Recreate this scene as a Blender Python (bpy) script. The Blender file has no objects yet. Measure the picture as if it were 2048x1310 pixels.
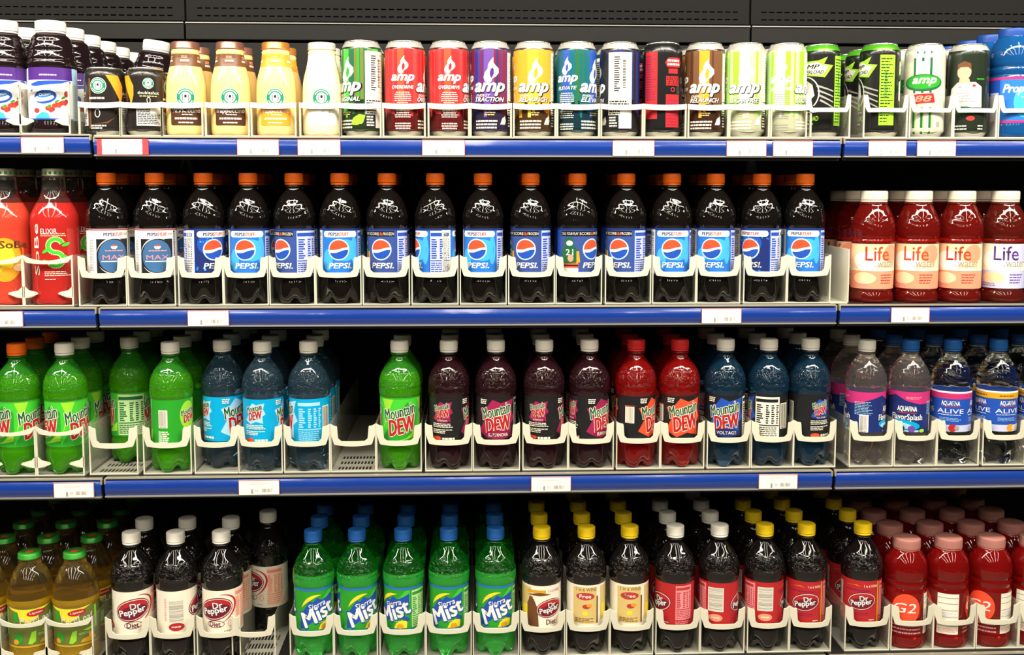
import bpy, bmesh, math, random
from mathutils import Vector, Matrix
from mathutils.geometry import tessellate_polygon

random.seed(7)
scene = bpy.context.scene
COL = scene.collection
PI = math.pi
MM = 0.001

# ------------------------------------------------------------------ camera
CAM_P, CAM_Y, CAM_R = math.radians(4.68), math.radians(2.339), math.radians(0.042)
CAM_POS = Vector((0.6047, -1.6842, -0.0019))
FPX, PCX, PCY = 2050.0, 1024.0, 542.0          # focal length and optical centre in 2048x1310 pixels (photo cropped at its top)
_fw = Vector((math.sin(CAM_Y) * math.cos(CAM_P), math.cos(CAM_Y) * math.cos(CAM_P), -math.sin(CAM_P)))
_rt = Vector((math.cos(CAM_Y), -math.sin(CAM_Y), 0))
_up = _rt.cross(_fw)
_c, _s = math.cos(CAM_R), math.sin(CAM_R)
RT, UP, FW = _c * _rt + _s * _up, -_s * _rt + _c * _up, _fw
cam_data = bpy.data.cameras.new('camera')
cam_data.sensor_width = 36.0
cam_data.lens = 36.0 * FPX / 2048.0
cam_data.shift_y = -(655.0 - PCY) / 2048.0
cam_data.clip_start = 0.05
cam = bpy.data.objects.new('camera', cam_data)
COL.objects.link(cam)
cam.matrix_world = Matrix(((RT.x, UP.x, -FW.x, CAM_POS.x), (RT.y, UP.y, -FW.y, CAM_POS.y), (RT.z, UP.z, -FW.z, CAM_POS.z), (0, 0, 0, 1)))
scene.camera = cam

# ------------------------------------------------------------------ world, lights, exposure
world = bpy.data.worlds.new('store')
scene.world = world
world.use_nodes = True
world.node_tree.nodes['Background'].inputs[0].default_value = (1.0, 0.86, 0.70, 1)
world.node_tree.nodes['Background'].inputs[1].default_value = 0.035
scene.view_settings.view_transform = 'Standard'
scene.view_settings.look = 'None'
scene.view_settings.gamma = 1.0
scene.view_settings.exposure = 0.0


def area(name, loc, rot, sx, sy, power, color):
    l = bpy.data.lights.new(name, 'AREA')
    l.shape = 'RECTANGLE'
    l.size, l.size_y = sx, sy
    l.energy = power
    l.color = color
    o = bpy.data.objects.new(name, l)
    o.location = loc
    o.rotation_euler = rot
    COL.objects.link(o)
    return o


# fluorescent tubes in the canopy of the cooler (above the frame), one 1.2 m tube for each bay
LAMP_Y, LAMP_Z = -0.60, 0.80
for _i in range(-1, 3):
    area('canopy_tube', (0.61 + 1.22 * (_i - 0.5) , LAMP_Y, LAMP_Z), (math.radians(34), 0, 0), 1.16, 0.12, 20.0, (1.0, 0.93, 0.80))
# rows of store ceiling lamps running away from the cooler, over the aisle and behind the camera
for _x in (-1.9, -0.65, 0.6, 1.85, 3.1):
    area('ceiling_lamp', (_x, -3.3, 1.75), (0, 0, 0), 0.18, 4.8, 66.0, (1.0, 0.91, 0.76))


def unproject(px, py, Y):
    """world point on the plane y = Y (metres) seen at a pixel of the photograph"""
    d = RT * ((px - PCX) / FPX) + UP * ((PCY - py) / FPX) + FW
    t = (Y - CAM_POS.y) / d.y
    return CAM_POS + d * t


# ------------------------------------------------------------------ materials
MATS = {}


def mat(name, color, rough=0.4, metal=0.0, trans=0.0, ior=1.45, spec=0.5, coat=0.0, bump=None, sss=0.0, mix_trl=0.0, vary=0.0, alpha=1.0):
    if name in MATS:
        return MATS[name]
    m = bpy.data.materials.new(name)
    m.use_nodes = True
    nt = m.node_tree
    b = nt.nodes['Principled BSDF']
    col = (color[0], color[1], color[2], 1)
    b.inputs['Base Color'].default_value = col
    b.inputs['Roughness'].default_value = rough
    b.inputs['Metallic'].default_value = metal
    b.inputs['IOR'].default_value = ior
    b.inputs['Specular IOR Level'].default_value = spec
    b.inputs['Transmission Weight'].default_value = trans
    b.inputs['Coat Weight'].default_value = coat
    b.inputs['Alpha'].default_value = alpha
    b.inputs['Coat Roughness'].default_value = 0.08
    if vary:
        tc = nt.nodes.new('ShaderNodeTexCoord')
        n = nt.nodes.new('ShaderNodeTexNoise')
        n.inputs['Scale'].default_value = 60
        n.inputs['Detail'].default_value = 4
        nt.links.new(tc.outputs['Object'], n.inputs['Vector'])
        mx = nt.nodes.new('ShaderNodeMixRGB')
        mx.blend_type = 'MULTIPLY'
        mx.inputs[1].default_value = col
        mp = nt.nodes.new('ShaderNodeMapRange')
        mp.inputs['To Min'].default_value = 1 - vary
        mp.inputs['To Max'].default_value = 1 + vary * 0.4
        nt.links.new(n.outputs['Fac'], mp.inputs['Value'])
        mx.inputs[0].default_value = 1
        nt.links.new(mp.outputs['Result'], mx.inputs[2])
        nt.links.new(mx.outputs[0], b.inputs['Base Color'])
    if bump:
        kind, scale, strength, z0, z1 = bump
        tc = nt.nodes.new('ShaderNodeTexCoord')
        n = nt.nodes.new('ShaderNodeTexNoise')
        mp = nt.nodes.new('ShaderNodeMapping')
        mp.inputs['Scale'].default_value = {'blob': (1, 1, 1), 'band': (0.25, 0.25, 1), 'streak': (1.0, 1.0, 2.2), 'wave': (0.5, 0.5, 1.0)}[kind]
        nt.links.new(tc.outputs['Object'], mp.inputs['Vector'])
        nt.links.new(mp.outputs['Vector'], n.inputs['Vector'])
        n.inputs['Scale'].default_value = scale
        n.inputs['Detail'].default_value = 2
        n.inputs['Distortion'].default_value = 1.2 if kind == 'streak' else 0.3
        out = n.outputs['Fac']
        if kind == 'streak':                      # crumpled relief moulded into the shoulder: sharp ridges between z0 and z1
            ra = nt.nodes.new('ShaderNodeValToRGB')
            ra.color_ramp.elements[0].position = 0.44
            ra.color_ramp.elements[1].position = 0.56
            nt.links.new(out, ra.inputs['Fac'])
            sx = nt.nodes.new('ShaderNodeSeparateXYZ')
            nt.links.new(tc.outputs['Object'], sx.inputs['Vector'])
            a = nt.nodes.new('ShaderNodeMapRange')
            a.interpolation_type = 'SMOOTHSTEP'
            a.inputs['From Min'].default_value = z0 * MM
            a.inputs['From Max'].default_value = (z0 + 5) * MM
            nt.links.new(sx.outputs['Z'], a.inputs['Value'])
            c2 = nt.nodes.new('ShaderNodeMapRange')
            c2.interpolation_type = 'SMOOTHSTEP'
            c2.inputs['From Min'].default_value = z1 * MM
            c2.inputs['From Max'].default_value = (z1 - 6) * MM
            nt.links.new(sx.outputs['Z'], c2.inputs['Value'])
            mu = nt.nodes.new('ShaderNodeMath')
            mu.operation = 'MULTIPLY'
            nt.links.new(a.outputs['Result'], mu.inputs[0])
            nt.links.new(c2.outputs['Result'], mu.inputs[1])
            m2 = nt.nodes.new('ShaderNodeMath')
            m2.operation = 'MULTIPLY'
            nt.links.new(mu.outputs[0], m2.inputs[0])
            nt.links.new(ra.outputs['Color'], m2.inputs[1])
            out = m2.outputs[0]
        bp = nt.nodes.new('ShaderNodeBump')
        bp.inputs['Strength'].default_value = strength
        bp.inputs['Distance'].default_value = 0.0012
        nt.links.new(out, bp.inputs['Height'])
        nt.links.new(bp.outputs['Normal'], b.inputs['Normal'])
        if coat:
            nt.links.new(bp.outputs['Normal'], b.inputs['Coat Normal'])
    if mix_trl:
        tr = nt.nodes.new('ShaderNodeBsdfTranslucent')
        tr.inputs['Color'].default_value = col
        mxs = nt.nodes.new('ShaderNodeMixShader')
        mxs.inputs[0].default_value = mix_trl
        nt.links.new(b.outputs[0], mxs.inputs[1])
        nt.links.new(tr.outputs[0], mxs.inputs[2])
        nt.links.new(mxs.outputs[0], nt.nodes['Material Output'].inputs['Surface'])
    MATS[name] = m
    return m


INKS = {
    'white': (0.85, 0.85, 0.82), 'cream': (0.80, 0.75, 0.62), 'black': (0.012, 0.012, 0.014), 'grey': (0.30, 0.29, 0.27),
    'silver': (0.55, 0.54, 0.52), 'red': (0.42, 0.018, 0.022), 'orange_red': (0.78, 0.075, 0.028), 'maroon': (0.16, 0.008, 0.03),
    'pink': (0.75, 0.25, 0.28), 'magenta': (0.50, 0.03, 0.17), 'berry': (0.30, 0.015, 0.07), 'steelblue': (0.045, 0.13, 0.29), 'orange': (0.85, 0.30, 0.02), 'gold': (0.60, 0.32, 0.015),
    'yellow': (0.85, 0.65, 0.03), 'tan': (0.62, 0.46, 0.17), 'brown': (0.14, 0.055, 0.02), 'darkbrown': (0.07, 0.025, 0.012),
    'navy': (0.012, 0.025, 0.14), 'blue': (0.015, 0.07, 0.40), 'midblue': (0.02, 0.16, 0.58), 'skyblue': (0.05, 0.38, 0.80),
    'cyan': (0.0, 0.33, 0.62), 'paleblue': (0.35, 0.60, 0.80), 'lavender': (0.50, 0.52, 0.74), 'purple': (0.07, 0.018, 0.20),
    'violet': (0.13, 0.06, 0.30), 'green': (0.02, 0.30, 0.02), 'darkgreen': (0.012, 0.11, 0.04), 'lime': (0.28, 0.62, 0.03),
    'brightgreen': (0.05, 0.50, 0.03), 'palegreen': (0.45, 0.66, 0.30), 'olive': (0.13, 0.16, 0.03), 'skin': (0.60, 0.38, 0.26),
    'teal': (0.0, 0.10, 0.14), 'slate': (0.035, 0.07, 0.26), 'salmon': (0.85, 0.30, 0.18), 'peach': (0.90, 0.58, 0.36),
    'wine': (0.22, 0.01, 0.06), 'emblem': (0.01, 0.22, 0.10), 'redprint': (0.45, 0.04, 0.035), 'steel': (0.45, 0.45, 0.46),
}


def ink(c):
    return mat('ink_' + c, INKS[c], rough=0.34, spec=0.4)


# ------------------------------------------------------------------ mesh helpers
def new_mesh(name, verts, faces, mats, smooth=True, midx=None, scale=MM):
    me = bpy.data.meshes.new(name)
    me.from_pydata([(v[0] * scale, v[1] * scale, v[2] * scale) for v in verts], [], faces)
    for m in (mats if isinstance(mats, (list, tuple)) else [mats]):
        me.materials.append(m)
    if smooth:
        me.polygons.foreach_set('use_smooth', [True] * len(me.polygons))
    if midx:
        me.polygons.foreach_set('material_index', midx)
    me.update()
    return me


def pchip(pts, n):
    """smooth resample of (r, z) points; a repeated point keeps a corner"""
    segs, cur = [], [pts[0]]
    for p in pts[1:]:
        if p == cur[-1]:
            segs.append(cur)
            cur = [p]
        else:
            cur.append(p)
    segs.append(cur)
    out = []
    for sg in segs:
        if len(sg) < 2:
            continue
        t = [0]
        for a, b in zip(sg, sg[1:]):
            t.append(t[-1] + math.hypot(b[0] - a[0], b[1] - a[1]))
        k = max(2, int(round(n * t[-1] / 260.0)) + len(sg))

        def slopes(v):
            d = [(v[i + 1] - v[i]) / (t[i + 1] - t[i]) for i in range(len(v) - 1)]
            m = [d[0]]
            for i in range(1, len(v) - 1):
                m.append(0 if d[i - 1] * d[i] <= 0 else 2 * d[i - 1] * d[i] / (d[i - 1] + d[i]))
            m.append(d[-1])
            return m
        rs, zs = [p[0] for p in sg], [p[1] for p in sg]
        mr, mz = slopes(rs), slopes(zs)
        for q in range(k + 1):
            x = t[-1] * q / k
            i = 0
            while i < len(t) - 2 and x > t[i + 1]:
                i += 1
            h = t[i + 1] - t[i]
            u = (x - t[i]) / h
            h00, h10, h01, h11 = 2 * u**3 - 3 * u**2 + 1, u**3 - 2 * u**2 + u, -2 * u**3 + 3 * u**2, u**3 - u**2
            out.append((h00 * rs[i] + h10 * h * mr[i] + h01 * rs[i + 1] + h11 * h * mr[i + 1],
                        h00 * zs[i] + h10 * h * mz[i] + h01 * zs[i + 1] + h11 * h * mz[i + 1]))
    res = [out[0]]
    for p in out[1:]:
        if math.hypot(p[0] - res[-1][0], p[1] - res[-1][1]) > 0.02:
            res.append(p)
    return res


def lathe(name, rings, seg, m, mod=None, cap_bottom=True, cap_top=True, split=None, m_top=None):
    """rings: list of (r, z) in mm; mod(theta, r, z) -> (r, z). split: rings above that height take the second material"""
    verts, faces, midx = [], [], []
    n = len(rings)
    for r, z in rings:
        for i in range(seg):
            th = 2 * PI * i / seg
            rr, zz = mod(th, r, z) if mod else (r, z)
            verts.append((rr * math.sin(th), -rr * math.cos(th), zz))
    for j in range(n - 1):
        for i in range(seg):
            a, b = j * seg + i, j * seg + (i + 1) % seg
            faces.append((a, b, b + seg, a + seg))
            midx.append(1 if split is not None and (rings[j][1] + rings[j + 1][1]) * 0.5 > split else 0)
    if cap_bottom:
        faces.append(tuple(reversed(range(seg))))
        midx.append(0)
    if cap_top:
        faces.append(tuple(range((n - 1) * seg, n * seg)))
        midx.append(1 if split is not None else 0)
    return new_mesh(name, verts, faces, [m, m_top] if m_top else [m], True, midx)


def boxes(name, bl, m, bevel=0.0):
    """several boxes (x0,x1,y0,y1,z0,z1 in mm) of ONE part"""
    v, f = [], []
    for (x0, x1, y0, y1, z0, z1) in bl:
        b = len(v)
        v += [(x0, y0, z0), (x1, y0, z0), (x1, y1, z0), (x0, y1, z0), (x0, y0, z1), (x1, y0, z1), (x1, y1, z1), (x0, y1, z1)]
        f += [(b, b + 3, b + 2, b + 1), (b + 4, b + 5, b + 6, b + 7), (b, b + 1, b + 5, b + 4), (b + 1, b + 2, b + 6, b + 5), (b + 2, b + 3, b + 7, b + 6), (b + 3, b, b + 4, b + 7)]
    me = new_mesh(name, v, f, m, False)
    if bevel:
        bm = bmesh.new()
        bm.from_mesh(me)
        bmesh.ops.bevel(bm, geom=bm.edges[:], offset=bevel * MM, segments=2, affect='EDGES', profile=0.7)
        bm.to_mesh(me)
        bm.free()
    return me


def extrude_x(name, prof, x0, x1, m, smooth=False):
    """closed (y, z) profile in mm swept along x"""
    n = len(prof)
    v = [(x0, y, z) for y, z in prof] + [(x1, y, z) for y, z in prof]
    f = [(i, i + n, (i + 1) % n + n, (i + 1) % n) for i in range(n)]
    f += [tuple(range(n)), tuple(reversed(range(n, 2 * n)))]
    me = new_mesh(name, v, f, m, smooth)
    bm = bmesh.new()
    bm.from_mesh(me)
    bmesh.ops.recalc_face_normals(bm, faces=bm.faces[:])
    bm.to_mesh(me)
    bm.free()
    return me


def obj(name, me, parent=None, loc=None, rz=0.0):
    o = bpy.data.objects.new(name, me)
    COL.objects.link(o)
    if parent is not None:
        o.parent = parent
    if loc is not None:
        o.location = loc
    if rz:
        o.rotation_euler = (0, 0, rz)
    return o


def tag(o, label, cat, group=None, kind=None):
    o['label'] = label
    if cat:
        o['category'] = cat
    if group:
        o['group'] = group
    if kind:
        o['kind'] = kind
    return o


# ------------------------------------------------------------------ flat print wrapped on a surface
_TXT = {}


def text_geo(s, shear, bold):
    key = (s, shear, bold)
    if key in _TXT:
        return _TXT[key]
    cu = bpy.data.curves.new('t', 'FONT')
    cu.body = s
    cu.size = 1.0
    cu.shear = shear
    cu.offset = bold
    cu.resolution_u = 2
    ob = bpy.data.objects.new('t', cu)
    me = bpy.data.meshes.new_from_object(ob)
    vs = [(v.co.x, v.co.y) for v in me.vertices]
    fs = [tuple(p.vertices) for p in me.polygons]
    bpy.data.objects.remove(ob)
    bpy.data.curves.remove(cu)
    bpy.data.meshes.remove(me)
    x0, x1 = min(v[0] for v in vs), max(v[0] for v in vs)
    y0, y1 = min(v[1] for v in vs), max(v[1] for v in vs)
    r = ([((x - x0) / (x1 - x0) - 0.5, (y - y0) / (y1 - y0) - 0.5) for x, y in vs], fs)
    _TXT[key] = r
    return r


class Art:
    """print in label millimetres: u to the right round the surface, v upward"""

    def __init__(self):
        self.items = []

    def geo(self, c, vs, fs, layer):
        self.items.append((c, vs, fs, layer))

    def poly(self, c, pts, layer=1):
        tris = tessellate_polygon([[Vector((p[0], p[1], 0)) for p in pts]])
        fs = []
        for a, b, d in tris:
            ar = (pts[b][0] - pts[a][0]) * (pts[d][1] - pts[a][1]) - (pts[b][1] - pts[a][1]) * (pts[d][0] - pts[a][0])
            fs.append((a, b, d) if ar > 0 else (a, d, b))
        self.geo(c, list(pts), fs, layer)

    def rect(self, c, u0, v0, u1, v1, layer=1):
        self.geo(c, [(u0, v0), (u1, v0), (u1, v1), (u0, v1)], [(0, 1, 2, 3)], layer)

    def rrect(self, c, u0, v0, u1, v1, r, layer=1):
        pts = []
        for cx, cy, a0 in ((u1 - r, v1 - r, 0), (u0 + r, v1 - r, 90), (u0 + r, v0 + r, 180), (u1 - r, v0 + r, 270)):
            for k in range(5):
                a = math.radians(a0 + 22.5 * k)
                pts.append((cx + r * math.cos(a), cy + r * math.sin(a)))
        self.geo(c, pts, [tuple(range(len(pts)))], layer)

    def ell(self, c, u, v, ru, rv=None, layer=1, rot=0, n=28, a0=0, a1=360):
        rv = ru if rv is None else rv
        cr, sr = math.cos(math.radians(rot)), math.sin(math.radians(rot))
        pts = []
        for i in range(n if a1 - a0 >= 360 else n + 1):
            a = math.radians(a0 + (a1 - a0) * i / n)
            x, y = ru * math.cos(a), rv * math.sin(a)
            pts.append((u + x * cr - y * sr, v + x * sr + y * cr))
        self.geo(c, pts, [tuple(range(len(pts)))], layer)

    def ring(self, c, u, v, ru, rv, w, layer=1, rot=0, a0=0, a1=360, n=36, taper=False):
        cr, sr = math.cos(math.radians(rot)), math.sin(math.radians(rot))
        vs, fs = [], []
        for i in range(n + 1):
            a = math.radians(a0 + (a1 - a0) * i / n)
            ww = w * (math.sin(PI * i / n) * 0.9 + 0.1 if taper else 1)
            for k in (0, ww):
                x, y = (ru - k) * math.cos(a), (rv - k) * math.sin(a)
                vs.append((u + x * cr - y * sr, v + x * sr + y * cr))
            if i:
                b = 2 * i
                fs.append((b - 2, b, b + 1, b - 1))
        self.geo(c, vs, fs, layer)

    def text(self, c, s, u, v, w, h, layer=2, shear=0.0, bold=0.0, rot=0):
        vs, fs = text_geo(s, shear, 0.0)
        cr, sr = math.cos(math.radians(rot)), math.sin(math.radians(rot))
        d = max(0.0, bold) * h * 0.85                # heavier strokes: the same letters again, shifted a little
        sh = [(0, 0)]
        if d > 0.12:
            sh = [(-d, -d * 0.5), (d, -d * 0.5), (-d, d * 0.5), (d, d * 0.5)]
            if bold > 0.05:
                sh += [(0, d), (0, -d), (d, 0), (-d, 0)]
        for dx, dy in sh:
            self.geo(c, [(u + dx + x * w * cr - y * h * sr, v + dy + x * w * sr + y * h * cr) for x, y in vs], fs, layer)

    def lines(self, c, u0, v0, u1, v1, n, layer=2, fill=0.5, ragged=0.25, center=False, words=True):
        rnd = random.Random(int(u0 * 7 + v0 * 13 + n))
        st = (v1 - v0) / n
        for i in range(n):
            y = v0 + st * i + st * (1 - fill) / 2
            ln = (u1 - u0) * (1 - ragged * rnd.random())
            a = (u0 + u1 - ln) / 2 if center else u0
            e = a + ln
            if not words:
                self.rect(c, a, y, e, y + st * fill, layer)
                continue
            while a < e - 1:
                w = min(e - a, rnd.uniform(2.5, 7))
                self.rect(c, a, y, a + w, y + st * fill, layer)
                a += w + 0.9

    def bars(self, c, u0, v0, u1, v1, n, layer=3):
        rnd = random.Random(int(u0 * 3 + n))
        st = (u1 - u0) / n
        for i in range(n):
            w = st * rnd.choice((0.3, 0.5, 0.75))
            self.rect(c, u0 + i * st, v0, u0 + i * st + w, v1, layer)

    def code(self, u, v, w, h, c='white', k='black', horiz=False, layer=2):
        self.rect(c, u - w / 2, v - h / 2, u + w / 2, v + h / 2, layer)
        if horiz:
            rnd = random.Random(3)
            y = v - h / 2 + 1.5
            while y < v + h / 2 - 2:
                t = rnd.choice((0.4, 0.7, 1.0))
                self.rect('grey', u - w / 2 + 1.5, y, u + w / 2 - 1.5, y + t, layer + 1)
                y += t + rnd.choice((0.5, 0.8, 1.4))
        else:
            self.bars(k, u - w / 2 + 1.5, v - h / 2 + 3, u + w / 2 - 1.5, v + h / 2 - 1.5, int(w / 1.1), layer + 1)
            self.lines(k, u - w / 2 + 2, v - h / 2 + 0.8, u + w / 2 - 2, v - h / 2 + 2.4, 1, layer + 1, 0.8, 0)

    def table(self, u0, v0, u1, v1, c, k, layer=1):
        """nutrition panel"""
        self.rect(c, u0, v0, u1, v1, layer)
        h = v1 - v0
        self.rect(k, u0 + 1, v1 - 0.13 * h, u1 - 3, v1 - 0.05 * h, layer + 1)
        for i, (a, b) in enumerate(((0.06, 0.34), (0.44, 0.6), (0.66, 0.80), (0.86, 0.97))):
            self.lines(k, u0 + (u1 - u0) * a, v0 + 0.34 * h, u0 + (u1 - u0) * b, v0 + 0.82 * h, 9, layer + 1, 0.62, 0.45, words=False)
        self.rect(k, u0 + 1, v0 + 0.29 * h, u1 - 1, v0 + 0.315 * h, layer + 1)
        self.lines(k, u0 + 1.5, v0 + 0.03 * h, u1 - 1.5, v0 + 0.27 * h, 5, layer + 1, 0.45, 0.1)

    def mesh(self, name, fn, step=3.5):
        """fn(u, v, layer) -> xyz in mm"""
        cols = []
        V, F, MI = [], [], []
        for c, vs, fs, layer in self.items:
            if c not in cols:
                cols.append(c)
            ci = cols.index(c)
            us = [p[0] for p in vs]
            ws = [p[1] for p in vs]
            tall = max(ws) - min(ws) > 14
            if step and (max(us) - min(us) > step * 1.3 or tall):
                bm = bmesh.new()
                bv = [bm.verts.new((p[0], p[1], 0)) for p in vs]
                for fc in fs:
                    try:
                        bm.faces.new([bv[i] for i in fc])
                    except ValueError:
                        pass
                k = math.ceil(min(us) / step)
                while k * step < max(us):
                    bmesh.ops.bisect_plane(bm, geom=bm.verts[:] + bm.edges[:] + bm.faces[:], plane_co=(k * step, 0, 0), plane_no=(1, 0, 0), dist=1e-4)
                    k += 1
                if tall:
                    k = math.ceil(min(ws) / 9.0)
                    while k * 9.0 < max(ws):
                        bmesh.ops.bisect_plane(bm, geom=bm.verts[:] + bm.edges[:] + bm.faces[:], plane_co=(0, k * 9.0, 0), plane_no=(0, 1, 0), dist=1e-4)
                        k += 1
                bm.verts.index_update()
                vs = [(q.co.x, q.co.y) for q in bm.verts]
                fs = [tuple(q.index for q in fc.verts) for fc in bm.faces]
                bm.free()
            b = len(V)
            V += [fn(p[0], p[1], layer) for p in vs]
            F += [tuple(i + b for i in fc) for fc in fs]
            MI += [ci] * len(fs)
        return new_mesh(name, V, F, [ink(c) for c in cols], False, MI)


def wrap_fn(R, rad, sq=None, base=0.22, lay=0.09):
    def fn(u, v, layer):
        th = u / R
        r = rad(v) + base + lay * layer
        return (r * math.sin(th), -r * math.cos(th), v)
    return fn


def rad_of(rings):
    rs = sorted(((z, r) for r, z in rings))

    def f(z):
        if z <= rs[0][0]:
            return rs[0][1]
        for (z0, r0), (z1, r1) in zip(rs, rs[1:]):
            if z0 <= z <= z1:
                return r0 + (r1 - r0) * (0 if z1 == z0 else (z - z0) / (z1 - z0))
        return rs[-1][1]
    return f

# ------------------------------------------------------------------ the cooler: back wall, shelves, rails
SHELF_Z = (0.0791, -0.1975, -0.4797, -0.806)
SHELF_WORD = ('top', 'second', 'third', 'bottom')
BAYS = ((-1216, -3), (3, 1216), (1222, 2435))
BAY_WORD = ('left', 'middle', 'right')
BAY_DZ = ((3.0, 0, 0.5), (0, 0, 0), (-1.2, 0, 0), (0, 0, 0))

m_dark = mat('dark_panel', (0.0075, 0.007, 0.006), rough=0.55, spec=0.25, vary=0.25)
m_dark2 = mat('dark_steel', (0.004, 0.0038, 0.0034), rough=0.6, spec=0.2, vary=0.25)
m_black = mat('black_steel', (0.008, 0.008, 0.008), rough=0.55)
m_silver = mat('silver_trim', (0.50, 0.46, 0.36), rough=0.32, metal=0.55)
m_greytrim = mat('grey_trim', (0.26, 0.25, 0.23), rough=0.4, metal=0.3)
m_blue = mat('blue_rail', (0.006, 0.034, 0.235), rough=0.2, coat=0.5, bump=('wave', 26, 0.35, 0, 0))
m_floor = mat('store_floor', (0.32, 0.29, 0.24), rough=0.4, vary=0.2)

obj('floor', boxes('floor', [(-2500, 4000, -3500, 1200, -1520, -1500)], m_floor))['kind'] = 'structure'
wall = obj('wall_back', boxes('wall_back', [(-1219, 2438, 580, 600, -1500, 700)], m_dark2))
wall['kind'] = 'structure'
for a, b in BAYS:
    obj('panel', boxes('panel', [(a - 3, b - 1, 566, 580, -1000, 306)], m_dark, 1.0), wall)
    obj('panel', boxes('panel', [(a - 3, b - 1, 562, 580, 312, 346)], m_dark, 1.5), wall)
    obj('panel', boxes('panel', [(a - 3, b - 1, 570, 580, 352, 700)], m_dark2, 1.0), wall)
    obj('panel_trim', boxes('panel_trim', [(a - 3, b - 1, 558, 562, 345.5, 348)], m_greytrim, 0.4), wall)
    sl = obj('slot_row', boxes('slot_row', [(a + 20 + 17 * i, a + 31 + 17 * i, 569, 571, z, z + 2.2) for i in range(69) for z in (362, 378)], mat('slot_dark', (0.0008, 0.0008, 0.0008), rough=0.9, spec=0.0)), wall)
    sl['kind'] = 'stuff'
for k, x in enumerate((0, 1219)):
    obj('upright', boxes('upright', [(x - 14, x + 14, 545, 562, -1000, 296)], m_black, 1.0), wall)

SHELVES = {}
for r, z in enumerate(SHELF_Z):
    for bi, (a, b) in enumerate(BAYS):
        e = bpy.data.objects.new('cooler_shelf', None)
        COL.objects.link(e)
        e.location = (0, 0, z + BAY_DZ[r][bi] * MM)
        tag(e, '%s bay dark steel shelf with a blue front rail, %s level' % (BAY_WORD[bi], SHELF_WORD[r]), 'shelf', 'cooler shelves with blue front rails')
        SHELVES[(r, bi)] = e
        obj('deck', boxes('deck', [(a, b, 3, 556, -14, 0), (a, b, 1, 9, -37, -14)], m_black, 0.6), e)
        obj('top_trim', boxes('top_trim', [(a, b, -4, 3, -2.6, 0.3)], m_silver, 0.6), e)
        prof = [(-1, -4.6)] + [(-3.2 - 4.2 * math.sin(PI * (0.12 + 0.82 * k / 10)), -5 - 24.4 * k / 10) for k in range(11)] + [(-1, -29.6)]
        obj('price_rail', extrude_x('price_rail', prof, a, b, m_blue, False), e)
        obj('bottom_trim', boxes('bottom_trim', [(a, b, -7.5, 0, -32.2, -29.8)], m_greytrim, 0.6), e)
        for x in (a, b):                                   # little end clip of the rail
            obj('end_clip', boxes('end_clip', [(x - 1.2, x + 1.2, -6.4, 0.5, -10, -1)], m_silver, 0.4), e)

# ------------------------------------------------------------------ price tags on the rails
m_paper = mat('tag_paper', (0.86, 0.82, 0.74), rough=0.45)
m_tagred = mat('tag_red', (0.72, 0.05, 0.06), rough=0.45)


def price_tag(px0, px1, row, bay, label, big='1', small='50', red=False):
    ymid = (294, 633, 972)[row]
    p0, p1 = unproject(px0, ymid, -0.008), unproject(px1, ymid, -0.008)
    w = (p1.x - p0.x) * 1000
    z = SHELF_Z[row] + BAY_DZ[row][bay] * MM - 0.0172
    me = boxes('price_tag', [(-w / 2, w / 2, -0.5, 0.0, -12.6, 12.6)], m_tagred if red else m_paper)
    o = obj('price_tag', me, None, ((p0.x + p1.x) / 2, -0.0080, z))
    o.rotation_euler = (0, random.uniform(-0.006, 0.006), 0)
    tag(o, label, 'price tag', 'price tags on the blue rails')
    a = Art()
    h = w / 2
    k = 0.78 if red else 1.0
    if red:
        a.rect('white', -h * 0.80, -12, h * 0.76, 12, 1)
    else:
        a.rect('redprint', -h, 11.4, h, 12.4, 1)
        a.rect('redprint', -h, -12.5, -h + 0.8, 12.5, 1)
        a.rect('redprint', h - 0.8, -12.5, h, 12.5, 1)
    c = 'grey'
    a.lines('silver', -h * 0.45, 4.6, h * 0.45, 7.6, 2, 2, 0.4, 0.3)
    a.text(c, big, -h * 0.34 * k, -7.0, 3.2 if big == '1' else 4.6, 7.6, 2)
    a.text(c, small, -h * 0.12 * k, -5.6, 5.4, 4.2, 2)
    a.bars(c, h * 0.12 * k, -8.6, h * 0.66 * k, -2.6, 16, 2)
    obj('print', a.mesh('tag_print', lambda u, v, l: (u, -0.55 - 0.06 * l, v), 0), o)


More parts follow.
